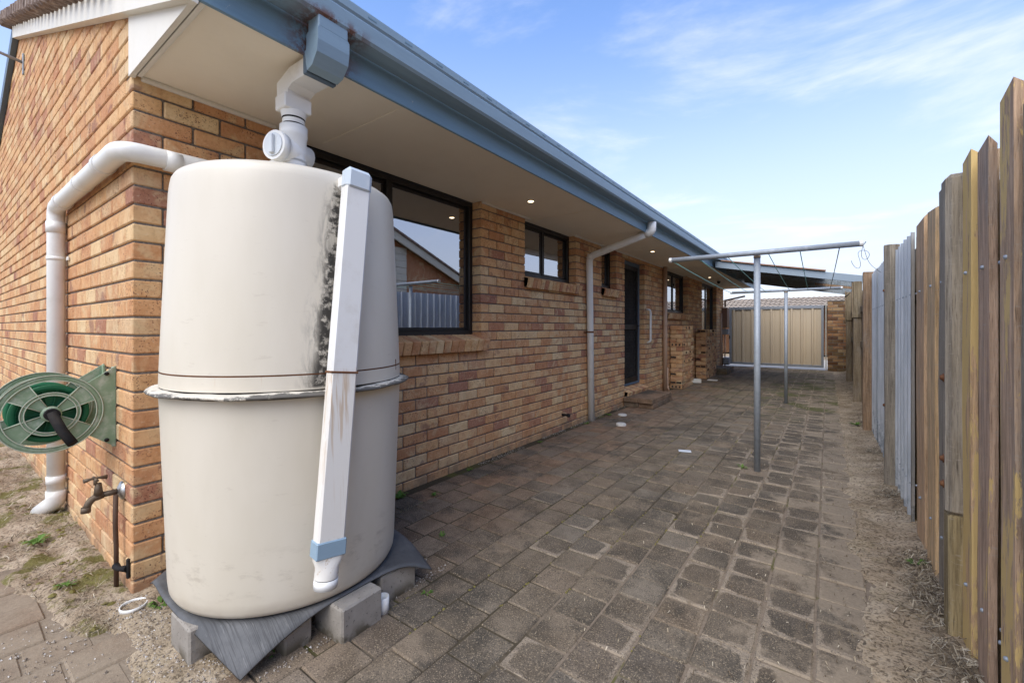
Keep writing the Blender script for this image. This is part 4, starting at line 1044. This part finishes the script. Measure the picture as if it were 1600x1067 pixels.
# ------------------------------------------------------------------ clotheslines
def line_pole(x, y, zt, xl, xr, yl, yr, zl, zr, lab, rad=.025):
    t = thing('clothesline_pole', (x, y, 0), lab, 'clothesline', 'T shaped clothesline poles')
    MB().tube([(x, y, -.05), (x, y, zt)], rad, 20).build('pole', 'galv', t)
    a = MB().tube([(xl, yl, zl), (xr, yr, zr)], rad * .86, 18).build('cross_arm', 'galv', t)
    m = MB(); p0, p1 = Vector((xl, yl, zl)), Vector((xr, yr, zr)); d = (p1 - p0).normalized()
    m.tube([p0 - d * .004, p0 + d * .02], rad * .9, 14); m.tube([p1 - d * .02, p1 + d * .004], rad * .9, 14); m.build('end_cap', 'pvcold', a)
    k = (x - xl) / (xr - xl); c = p0.lerp(p1, k)
    m = MB(); m.tube([(x, y, zt - .018), (x, y, zt + .002)], rad * 1.08, 16); m.build('weld', 'weld', t)
    return p0, p1
a0, a1 = line_pole(-.484, 4.2, 1.825, -1.18, .213, 4.09, 4.19, 1.835, 1.850, 'near galvanised T shaped clothesline pole standing in the paving')
b0, b1 = line_pole(-.538, 8.18, 1.79, -1.33, .179, 8.13, 8.2, 1.800, 1.812, 'far galvanised T shaped clothesline pole, before the gate', .024)
nm_ = ['nearest the house wall', 'second from the house wall', 'third from house, left of near pole', 'fourth from house, right of near pole', 'fifth from the house wall', 'nearest the fence']
for i, f_ in enumerate((.03, .19, .35, .565, .72, .90)):
    p, q = a0.lerp(a1, f_) - Vector((0, 0, .022)), b0.lerp(b1, f_) - Vector((0, 0, .02)); mdl = (p + q) / 2 - Vector((0, 0, .03))
    pts = [p * (1 - s) ** 2 + mdl * (2 * s * (1 - s)) + q * s * s for s in [k / 8 for k in range(9)]]
    tag(MB().tube(pts, .0034, 6).build('clothes_line', 'line' if i < 5 else 'wire', origin=p), 'thin %s line between the two poles, %s' % ('green' if i < 5 else 'grey', nm_[i]), 'clothes line', 'lines between the clothesline poles')
pts = []; p = a1
for k in range(60):
    s = k / 59; pts.append(p + Vector((.02 * sin(s * 17) + .05 * s * sin(s * 5), .05 * sin(s * 23), -.02 - .13 * s + .05 * sin(s * 13))))
m = MB(); m.tube(pts, .0016, 5); m.tube(bent([p, p + Vector((.04, .1, -.14)), p + Vector((.13, .3, -.20))], .08), .0015, 5); tag(m.build('loose_wire', 'wire', origin=p), 'tangle of loose wire at the fence end of the near cross arm', 'wire')

# ------------------------------------------------------------------ fence on the right
FX = .42
fence = thing('paling_fence', (FX, 2.6, 0), 'near fence of rough brown and ochre painted hardwood palings with bolt heads', 'fence', 'boundary fence sections')
def paling(par, y0, y1, x, h, mat, rnd, th=.02, z0=-.05, ragged=.022, lean=0):
    m = MB(); n = 9; hs = (y1 - y0) / 2; vs = []; k = 8
    top = [h + random.uniform(-ragged, ragged) for _ in range(4)]
    zs = [z0 + (h - z0) * i / k for i in range(k + 1)]
    for i, z in enumerate(zs):
        wv = .004 * NZ(z, rnd * 50, 3); wx = .005 * NZ(z, rnd * 80 + 9, 1.6)
        for j, (a, b) in enumerate(((0, 0), (0, 1), (1, 1), (1, 0))):
            zz = z if i < k else top[j]
            vs.append((x + th * a + wx, y0 + (y1 - y0) * b + wv * (1 if b else -.6) + lean * z, zz))
    fs = [(i * 4 + j, i * 4 + (j + 1) % 4, (i + 1) * 4 + (j + 1) % 4, (i + 1) * 4 + j) for i in range(k) for j in range(4)] + [(0, 1, 2, 3)[::-1], tuple(k * 4 + j for j in range(4))]
    m.add(vs, fs); o = m.build('paling', mat, par); o['rnd'] = rnd; return o
def bolt(par, p, mat='galv', r=.007):
    m = MB(); m.lathe([(.0001, -.012), (r * .7, -.011), (r, -.007), (r, -.002), (r * 1.6, -.002), (r * 1.6, 0)], 8, p, 'x'); return m.build('bolt', mat, par)
spec = [  # y0, y1, x, top, material, rnd
    (1.20, 1.36, .445, 1.87, 'paling', .30), (1.34, 1.50, .425, 1.88, 'paling', .62), (1.49, 1.62, .445, 1.86, 'paling', .12), (1.61, 1.728, .424, 1.835, 'post', .5),
    (1.728, 1.80, .444, 1.83, 'paling', .86), (1.79, 1.885, .420, 1.885, 'paling', .32), (1.885, 1.99, .432, 1.865, 'ochre', .4), (1.985, 2.045, .45, 1.84, 'greenpost', .2), (2.045, 2.145, .424, 1.845, 'paling', .30),
    (2.145, 2.25, .440, 1.84, 'paling', .53), (2.25, 2.345, .422, 1.845, 'paling', .16), (2.345, 2.46, .442, 1.82, 'paling', .72), (2.46, 2.57, .424, 1.80, 'paling', .25), (2.57, 2.66, .436, 1.82, 'ochre', .8),
    (2.66, 2.78, .422, 1.835, 'post', .42), (2.78, 2.885, .438, 1.80, 'paling', .14), (2.885, 3.06, .421, 1.82, 'paling', .44), (3.06, 3.19, .437, 1.80, 'post', .7), (3.19, 3.41, .422, 1.815, 'paling', .08), (3.41, 3.64, .437, 1.81, 'paling', .46)]
for i, (a, b, x, h, mt, rn) in enumerate(spec): paling(fence, a - .014, b + .010, x + (.008 if x > .431 else -.004), h + random.uniform(-.02, .02), mt, rn)
for i, (a, b, x, h, mt, rn) in enumerate(spec):
    if i < 3: continue
    for z in (1.42 + .01 * NZ(i, 2, 3.3), .27 + .02 * NZ(i, 5, 3.3)): bolt(fence, (x, (a + b) / 2 + .012 * NZ(i, 8, 2.7), z))
for z in (1.40, .30): MB().box(.475, .54, 1.1, 3.62, z - .045, z + .045, .006).build('rail', 'oldtimber', fence)
m = MB(); m.box(.372, .50, 2.352, 2.455, .49, 1.815, .016); p1 = m.build('post', 'post', fence); p1['rnd'] = .45
y = 1.1
while y < 4.5:
    paling(fence, y, y + .15, .542 + random.uniform(0, .012), 1.80 + random.uniform(-.03, .03), 'oldtimber', random.random()); y += .146
m = MB(); m.box(.380, .50, 2.358, 2.45, -.1, .492, .010); p2 = m.build('post_foot', 'greenpost', fence); p2['rnd'] = .3
for z in (1.02, .70, .60): bolt(fence, (.372, 2.395, z), 'rust', .011)

tinf = thing('tin_fence', (FX, 5.0, 0), 'pale blue grey corrugated iron fence panels between timber posts', 'fence', 'boundary fence sections')
def tinsheet(y0, y1, x, h, pitch=.152, dep=.02, z0=.02):
    m = MB(); n = max(6, int((y1 - y0) / pitch * 24)); vs = []; k = 4
    for i in range(k + 1):
        for j in range(n + 1):
            y = y0 + (y1 - y0) * j / n; ph = (y - y0) / pitch
            xx = x - dep * (sst(.36, .43, abs(ph % 1 - .5)) ) + .003 * NZ(y, i, 2)
            vs.append((xx, y, z0 + (h - z0) * i / k + (.006 * NZ(y, 3, 6) if i in (0, k) else 0)))
    m.add(vs, [(i * (n + 1) + j, i * (n + 1) + j + 1, (i + 1) * (n + 1) + j + 1, (i + 1) * (n + 1) + j) for i in range(k) for j in range(n)], 0, True)
    q = len(vs); m.v += [(v[0] + .0015, v[1], v[2]) for v in vs]; m.r += [0.] * q
    fs = [tuple(q + i for i in f[::-1]) for f in m.f]; m.f += fs; m.sm += [True] * len(fs)
    return m.build('sheet', 'tin', tinf, recalc=False)
for a, b, h in ((3.57, 4.36, 1.80), (4.34, 5.10, 1.815), (5.08, 5.84, 1.825), (5.82, 6.54, 1.83)): tinsheet(a, b, .43 + .003 * random.random(), h)
for y in [3.64 + .152 * k for k in range(19)]:
    for z in (1.42, .25): bolt(tinf, (.422, y, z), 'galv', .005)
for z in (1.42, .25): MB().box(.45, .51, 3.63, 6.5, z - .04, z + .04, .006).build('rail', 'oldtimber', tinf)
def post(par, x0, x1, y0, y1, h, mat, rn, z0=-.1, b=.01):
    m = MB(); n = 8; zs = [z0 + (h - z0) * i / n for i in range(n + 1)]; vs = []
    for i, z in enumerate(zs):
        o = .006 * NZ(z, rn * 30, 1.5)
        for (x, y) in ((x0 + b, y0), (x1 - b, y0), (x1, y0 + b), (x1, y1 - b), (x1 - b, y1), (x0 + b, y1), (x0, y1 - b), (x0, y0 + b)): vs.append((x + o, y + o * .7, z + (.006 * NZ(x, y, 30) if i == n else 0)))
    m.add(vs, [(i * 8 + j, i * 8 + (j + 1) % 8, (i + 1) * 8 + (j + 1) % 8, (i + 1) * 8 + j) for i in range(n) for j in range(8)] + [tuple(range(8))[::-1], tuple(n * 8 + j for j in range(8))])
    o = m.build('post', mat, par); o['rnd'] = rn; return o
post(tinf, .355, .445, 4.33, 4.44, 1.845, 'post', .1, b=.03)
for z in (1.50, .62): bolt(tinf, (.355, 4.38, z), 'rust', .01)
far = thing('timber_fence', (.45, 9, 0), 'far fence of dark upright boards on rails behind square timber posts', 'fence', 'boundary fence sections')
post(far, .335, .44, 6.50, 6.62, 1.86, 'brownpost', .2)
y = 6.6; i = 0
while y < 15.3:
    wd = random.uniform(.13, .17); paling(far, y, y + wd - .004, .50 + (.018 if i % 2 else 0), 1.83 + random.uniform(-.04, .04), 'oldtimber' if i % 3 else 'brownpost', random.random()); y += wd; i += 1
for z in (1.50, .95): m = MB().box(.42, .498, 6.62, 15.3, z - .05, z + .05, .008).build('rail', 'oldtimber', far)

# ------------------------------------------------------------------ awning between house and fence
aw = thing('awning', (-.7, 10.5, 2.2), 'lean to awning with dark sheeting on grey beams between eave and fence', 'awning')
YA = 8.8
def az(x): return 2.455 - .195 * (x + 1.70)
def beam(y, x0, x1, h, th, mat, nm, dz=0., rn=.3):
    m = MB(); m.prism([(x0, y, az(x0) - h + dz), (x1, y, az(x1) - h + dz), (x1, y, az(x1) + dz), (x0, y, az(x0) + dz)], (0, th, 0)); o = m.build(nm, mat, aw); o['rnd'] = rn; return o
beam(YA, -1.70, .45, .115, .045, 'bluebeam', 'front_beam')
for y, rn in ((9.9, .2), (11.1, .5), (12.3, .8)): beam(y, -1.70, .46, .10, .045, 'greybeam', 'rafter', -.005, rn)
beam(10.3, -.2, .44, .10, .045, 'brownpost', 'rafter', -.02)
m = MB(); n = 60; vs = []
for j, y in enumerate(lin(YA - .03, 12.9, 140)):
    o = .010 * sin(y * 2 * pi / .19)
    for x in (-1.73, -.03): vs.append((x, y, az(x) + .018 + o))
q = len(vs); vs += [(x, y, z + .003) for x, y, z in vs]
fs = [(2 * j, 2 * j + 1, 2 * j + 3, 2 * j + 2) for j in range(139)]
m.add(vs, fs + [tuple(i + q for i in f[::-1]) for f in fs], 0, True); m.build('roof_sheet', 'sheetdark', aw, recalc=False)
m = MB(); m.prism([(-1.60, YA - .035, az(-1.60) + .012), (-.02, YA - .035, az(-.02) + .012), (-.02, YA - .035, az(-.02) + .032), (-1.60, YA - .035, az(-1.60) + .032)], (0, .02, 0)); m.build('edge_trim', 'terracotta', aw)
for (y, hp, mt) in ((8.82, 2.02, 'greenpost'), (12.2, 2.0, 'greenpost')):
    post(aw, .335, .445, y, y + .11, hp, 'oldtimber', .6)
    o = MB().box(.315, .335, y - .005, y + .12, 1.37, 2.02, .004).build('packing_board', 'oldtimber', aw); o['rnd'] = .5
    MB().box(.335, .44, y - .022, y - .002, 1.37, 1.95, .004).build('packing_board', 'oldtimber', aw)
# offcut of sheet curling off the post top
m = MB(); vs = []
for i in range(13):
    a = i / 12; vs += [(.40 - .16 * a ** 1.6, 8.9 + .1 * a, 2.0 - .26 * a + .02 * sin(a * 6)), (.40 - .16 * a ** 1.6, 9.5 + .1 * a, 2.0 - .26 * a + .02 * sin(a * 6))]
m.add(vs + [(v[0] + .003, v[1], v[2]) for v in vs], [(2 * i, 2 * i + 1, 2 * i + 3, 2 * i + 2) for i in range(12)] + [(26 + 2 * i, 28 + 2 * i, 29 + 2 * i, 27 + 2 * i) for i in range(12)], 0, True); m.build('curled_flashing', 'galv', aw, recalc=False)

# ------------------------------------------------------------------ gate, pier, house beyond
YG = 15.16
gate = thing('metal_gate', (-1.3, YG, 0), 'cream ribbed metal sheet gate in a grey steel frame across the alley', 'gate')
gx0, gx1, gz0, gz1 = -2.52, -.085, .06, 1.845
m = MB(); m.box(gx0, gx1, YG - .02, YG + .02, gz1 - .09, gz1, .004); m.box(gx0, gx1, YG - .02, YG + .02, gz0, gz0 + .07, .004)
m.box(gx0 + .001, gx0 + .07, YG - .019, YG + .019, gz0 + .07, gz1 - .09, .004); m.box(gx1 - .06, gx1 - .001, YG - .019, YG + .019, gz0 + .07, gz1 - .09, .004); m.build('frame', 'gatedark', gate)
npn = 9; pw = (gx1 - gx0 - .13) / npn
for i in range(npn):
    a = gx0 + .07 + pw * i; b = a + pw; m = MB(); y = YG - .008
    pr = [(a, y + .02), (a + .018, y + .02), (a + .035, y - .012), (a + .075, y - .012), (a + .092, y + .02), (a + pw * .55, y + .02), (a + pw * .57, y + .012), (a + pw * .62, y + .012), (a + pw * .64, y + .02), (b, y + .02)]
    vs = [(x, yy, z) for z in (gz0 + .05, gz1 - .07) for x, yy in pr]; k = len(pr)
    m.add(vs + [(v[0], v[1] + .002, v[2]) for v in vs], [(i, i + 1, k + i + 1, k + i) for i in range(k - 1)] + [(2 * k + i, 3 * k + i, 3 * k + i + 1, 2 * k + i + 1) for i in range(k - 1)]); m.build('panel', 'gatesheet', gate, recalc=False)
MB().box(gx0 - .005, gx0 + .02, YG - .05, YG - .02, .85, .95, .004).build('latch', 'black', gate)
t = thing('gate_post', (-.05, YG, 0), 'pale steel gate post beside the brick pier', 'post')
MB().box(-.048, -.022, YG - .03, YG + .03, -.02, 1.9, .003).build('post_shaft', 'clad', t)
pier = thing('brick_pier', (.2, 15.0, 0), 'dark red brown brick pier between the gate and the fence', 'pier')
MB().box(.008, .455, 14.81, 15.2, -.02, 1.93).build('core', 'mortar', pier)
cache = {}
for k in range(22):
    z = .0 + .0875 * k; x = 0.0; n = 0; first = True
    while x < .46:
        L = .11 if (k % 2 and first) else .225
        L = min(L, .462 - x)
        if L > .03:
            key = (round(L, 3), 'brick_old' if random.random() < .6 else 'brick_mid')
            if key not in cache:
                m = MB(); m.obox((0, .05, 0), ((1, 0, 0), (0, 1, 0), (0, 0, 1)), (L / 2, .05, .0375), .004); cache[key] = m.mesh('brick', key[1])
            piece('brick', cache[key], pier, (x + L / 2, 14.80, z + .044), random.random())
        x += L + .010; first = False
MB().box(-.005, .468, 14.79, 15.21, 1.926, 1.95, .004).build('cap', 'mortar', pier)
MB().add([(-9, 15.2, -.055), (9, 15.2, -.055), (9, 20.5, -.045), (-9, 20.5, -.045)], [(0, 1, 2, 3)]).build('driveway', mat_plain('pale_concrete', (.45, .40, .33), .9, .2), kind='structure')
nh = thing('tiled_house', (-2, 25, 0), 'neighbouring house beyond the gate showing a long pale terracotta tiled roof', 'house')
m = MB(); m.box(-14, 6, 23.1, 30, 0, 2.12); m.build('wall', 'brick_old', nh)
m = MB(); x = -14.6
while x < 7:
    for r_ in range(6):
        ya, yb = 22.5 + r_ * .36, 22.5 + (r_ + 1) * .36
        za, zb = 2.09 + r_ * .088 + .028, 2.09 + (r_ + 1) * .088
        m.add([(x, ya, za), (x + .10, ya, za + .035), (x + .19, ya, za), (x + .20, ya, za - .01), (x, yb, zb), (x + .10, yb, zb + .035), (x + .19, yb, zb), (x + .20, yb, zb - .01)], [(0, 1, 5, 4), (1, 2, 6, 5), (2, 3, 7, 6)], random.random())
    x += .20
m.build('roof', 'tilefar', nh, kind='stuff', recalc=False)
MB().prism([(-14.6, 24.66, 2.60), (7, 24.66, 2.60), (7, 30.5, 2.0), (-14.6, 30.5, 2.0)], (0, 0, .02)).build('back_roof', 'tilefar', nh)
MB().box(-14.6, 7, 22.38, 22.5, 2.02, 2.12, .01).build('gutter', 'frame', nh)
# tops of palms behind it
palm = thing('palm_tree', (-2.2, 34, 0), 'palm top just showing over the far tiled roof', 'palm')
MB().tube([(-2.2, 34, 0), (-2.15, 34, 2.6)], .16, 10).build('trunk', 'oldtimber', palm)
for i in range(26):
    a = random.uniform(0, 2 * pi); L = random.uniform(1.0, 1.6); e = random.uniform(.1, .9); m = MB(); pts = []
    for k in range(7):
        s = k / 6; pts.append(Vector((-2.15 + cos(a) * L * s, 34 + sin(a) * L * s, 2.6 + e * s - 1.1 * e * s * s)))
    side = Vector((-sin(a), cos(a), 0)); vs = []
    for k, p in enumerate(pts):
        wd = .16 * (1 - abs(k / 6 - .35)); vs += [p - side * wd - Vector((0, 0, .05)), p, p + side * wd - Vector((0, 0, .05))]
    m.add(vs, [(3 * k + j, 3 * k + j + 1, 3 * k + 4 + j, 3 * k + 3 + j) for k in range(6) for j in (0, 1)]); m.build('frond', 'frond', palm, recalc=False)
# house next door, seen mirrored in the windows
nd = thing('gabled_house', (3.6, 7, 0), 'neighbour house over the fence with a brick and clad gable, seen in the window glass', 'house')
def g2(y): return 3.42 - .389 * abs(y - 4.2) + 1.124
m = MB(); m.prism([(3.5, -3, -.07), (3.5, 12.5, -.07), (3.5, 12.5, g2(9.9)), (3.5, 11.0, g2(11.0)), (3.5, 4.2, g2(4.2)), (3.5, -2.6, g2(-2.6)), (3.5, -3, g2(-2.6))], (5, 0, 0)); m.build('wall', 'brick', nd)
m = MB()
for k in range(8): m.box(3.470 - .006 * (k % 2), 3.498, 4.9, 7.46, 1.9 + .17 * k, 2.066 + .17 * k, .006)
m.build('cladding', 'clad', nd)
m = MB()
for sgn in (1, -1):
    ys_ = (4.2, 4.2 + sgn * 7.2); m.prism([(3.30, ys_[0], g2(ys_[0]) - .06), (3.30, ys_[1], g2(ys_[1]) - .06), (3.30, ys_[1], g2(ys_[1]) + .14), (3.30, ys_[0], g2(ys_[0]) + .14)], (.05, 0, 0))
m.build('barge_board', 'clad', nd)
m = MB()
for sgn in (1, -1):
    ys_ = (4.2, 4.2 + sgn * 7.3); m.prism([(3.26, ys_[0], g2(ys_[0]) + .145), (3.26, ys_[1], g2(ys_[1]) + .145), (3.26, ys_[1], g2(ys_[1]) + .20), (3.26, ys_[0], g2(ys_[0]) + .20)], (5.4, 0, 0))
m.build('roof', 'tile', nd)

# ------------------------------------------------------------------ litter, weeds, gravel
def strand(m, x, y, z, L, wd, rnd, curl=1.):
    a = random.uniform(0, 2 * pi); b = a + random.uniform(-1, 1) * curl; lift = random.uniform(0, .018)
    p0 = Vector((x, y, z + .003)); p1 = p0 + Vector((cos(a), sin(a), 0)) * L / 2 + Vector((0, 0, lift)); p2 = p1 + Vector((cos(b), sin(b), 0)) * L / 2 - Vector((0, 0, lift * .7))
    s = Vector((-sin(a), cos(a), .3)) * wd / 2; t2 = Vector((-sin(b), cos(b), -.2)) * wd / 2
    m.add([p0 - s, p0 + s, p1 + s, p1 - s, p2 + t2 * .6, p2 - t2 * .6], [(0, 1, 2, 3), (3, 2, 4, 5)], rnd)
m = MB()
for i in range(4600):
    y = 1.5 + 13 * random.random() ** 1.7; x = .20 + .27 * random.random() ** .7
    if NZ(x * 2, y, 1.9) < .06 and random.random() < .9: continue
    strand(m, x, y, strip_z(x, y), random.uniform(.015, .06), random.uniform(.0012, .004), random.random() ** 2.2)
for i in range(1900):      # clumps at the foot of the palings
    cy_ = random.choice((1.75, 2.0, 2.2, 2.5, 2.62, 2.75, 3.0, 4.1, 5.4, 7.0)); x = .37 + random.gauss(0, .035); y = cy_ + random.gauss(0, .07)
    if x > .42: continue
    strand(m, x, y, strip_z(x, y) + random.uniform(0, .022), random.uniform(.03, .09), random.uniform(.0015, .0035), random.random())
for i in range(1500):      # bits blown over the pavers
    y = 1.4 + 8 * random.random() ** 1.8; x = .15 - 1.1 * random.random() ** 2
    strand(m, x, y, .001, random.uniform(.004, .022), random.uniform(.0012, .004), random.random() ** 1.5)
m.build('straw_litter', 'straw', kind='stuff', recalc=False)
m = MB()
for i in range(7500):
    x = -2.35 - 5.5 * random.random() ** 1.6; y = .56 - 1.5 * random.random() ** 1.2
    zz_ = yard_z(x, y)
    if zz_ < .0 or NZ(x, y, 2.3) < -.12: continue
    strand(m, x, y, zz_, random.uniform(.015, .075), random.uniform(.001, .0036), random.random(), 1.6)
m.build('dry_grass', 'straw', kind='stuff', recalc=False)
m = MB()
def pebble(m, x, y, z, r, rnd):
    a = random.random() * 6; q = [(cos(a + k * 2.094) * r, sin(a + k * 2.094) * r * .8) for k in range(3)]
    m.add([(x + q[0][0], y + q[0][1], z), (x + q[1][0], y + q[1][1], z), (x + q[2][0], y + q[2][1], z), (x, y, z + r * .75), (x, y, z - r * .4)], [(0, 1, 3), (1, 2, 3), (2, 0, 3), (1, 0, 4), (2, 1, 4), (0, 2, 4)], rnd)
for i in range(12000):
    u = random.random()
    if u < .62:
        x = random.uniform(-2.6, -1.56); y = random.uniform(.15, 1.62); z = bed_z(x, y) if y > .42 and x < -1.6 else .001
        if not (x > -1.80 or y < .62 or y > 1.42): continue
        if y < .42 and random.random() < .75: continue
    elif u < .86:
        y = .8 + 6 * random.random() ** 1.3; x = W + abs(random.gauss(0, .028)) + (.05 if 2.5 < y < 3.9 else 0) * random.random()
        if NZ(1, y, 1.7) < -.05: continue
        z = -.004 if x < W + .075 else .001
    else: x = random.uniform(-2.5, .15); y = 1.0 + 6 * random.random() ** 2; z = .001; 
    rr_ = random.uniform(.002, .0075) if u < .62 else random.uniform(.002, .005) if u < .86 else random.uniform(.0012, .0028)
    pebble(m, x, y, z, rr_, random.random() if u < .86 else random.uniform(.1, .8))
m.build('gravel', 'gravel', kind='stuff', recalc=False)
m = MB()          # moss cushions in joints and on the bare soil
def tuft(m, x, y, z, r):
    n = 7; vs = [(x, y, z + r * .45)] + [(x + r * cos(k * 2 * pi / n) * random.uniform(.6, 1.2), y + r * sin(k * 2 * pi / n) * random.uniform(.6, 1.2), z - .002) for k in range(n)]
    m.add(vs, [(0, 1 + k, 1 + (k + 1) % n) for k in range(n)], random.random())
for i in range(2600):
    u = random.random()
    if u < .5:
        k = random.randrange(3, 13); x = P0 - PX * k + random.gauss(0, .003); y = random.uniform(1., 7.5)
        if NZ(x, y, 1.3) < .12: continue
        tuft(m, x, y, -.003, random.uniform(.004, .010))
    else:
        x = -2.3 - 3 * random.random() ** 1.5; y = random.uniform(-.1, .56); z = yard_z(x, y)
        if z < .008 or NZ(x, y, 4) < .1: continue
        tuft(m, x, y, z, random.uniform(.006, .02))
m.build('moss_cushions', 'moss', kind='stuff', recalc=False)
def weed(x, y, z, n, s, lab):
    m = MB()
    for i in range(n):
        a = random.uniform(0, 2 * pi); L = s * random.uniform(.5, 1.1); e = random.uniform(.2, 1.1); wd = L * random.uniform(.10, .2)
        d = Vector((cos(a), sin(a), 0)); sd2 = Vector((-sin(a), cos(a), 0)); p = Vector((x, y, z)) + d * random.uniform(0, s * .25)
        a1_ = p + d * L * .5 + Vector((0, 0, L * e * .6)); a2_ = p + d * L + Vector((0, 0, L * e * .5))
        m.add([p - sd2 * wd * .3, p + sd2 * wd * .3, a1_ + sd2 * wd, a1_ - sd2 * wd, a2_], [(0, 1, 2, 3), (3, 2, 4)], random.random())
    tag(m.build('weed', 'weed', origin=(x, y, z), recalc=False), lab, 'weed', 'small weeds')
weed(-2.47, 2.02, 0, 34, .06, 'leafy green weed at the wall foot just right of the tank')
weed(-2.46, 2.75, 0, 16, .035, 'tiny green weed at the wall foot below the big window sill')
weed(-2.30, 2.20, 0, 18, .035, 'flat little weed in the paver joint near the tank weed')
weed(-2.45, 3.86, 0, 14, .04, 'little weed at the wall foot midway to the downpipe')
weed(-2.45, 4.95, 0, 18, .05, 'weed at the wall foot just left of the white downpipe')
weed(-2.44, 5.6, 0, 22, .06, 'browner weed at the wall foot just right of the white downpipe')
weed(-1.82, 1.80, .0, 14, .03, 'small weed in a paver joint beyond the mat flap')
weed(-1.49, 1.37, -.01, 16, .03, 'small weed in the gravel at the far right block')
weed(-1.66, .79, -.01, 18, .035, 'small weed in the gravel beside the drooping mat corner')
weed(-1.60, .70, -.01, 8, .022, 'tiniest weed in the gravel at the very front by the mat tip')
weed(-2.36, .62, 0, 40, .045, 'patch of clover like weed between the house corner and the mat')
weed(-2.85, .40, .02, 14, .04, 'grass tuft in the dry dirt in front of the tap riser')
weed(-3.55, .38, .02, 22, .06, 'weed in the dirt in front of the white pipe shoe')
weed(-3.9, .1, .03, 20, .06, 'green tuft in the dirt at the left edge of the yard')
weed(.36, 2.95, .03, 16, .04, 'green weed at the foot of the near palings')
weed(.28, 6.75, .02, 26, .07, 'bright green weed in the dirt before the brown post')
weed(-.60, 4.22, -.01, 22, .05, 'green tuft at the foot of the near clothesline pole')
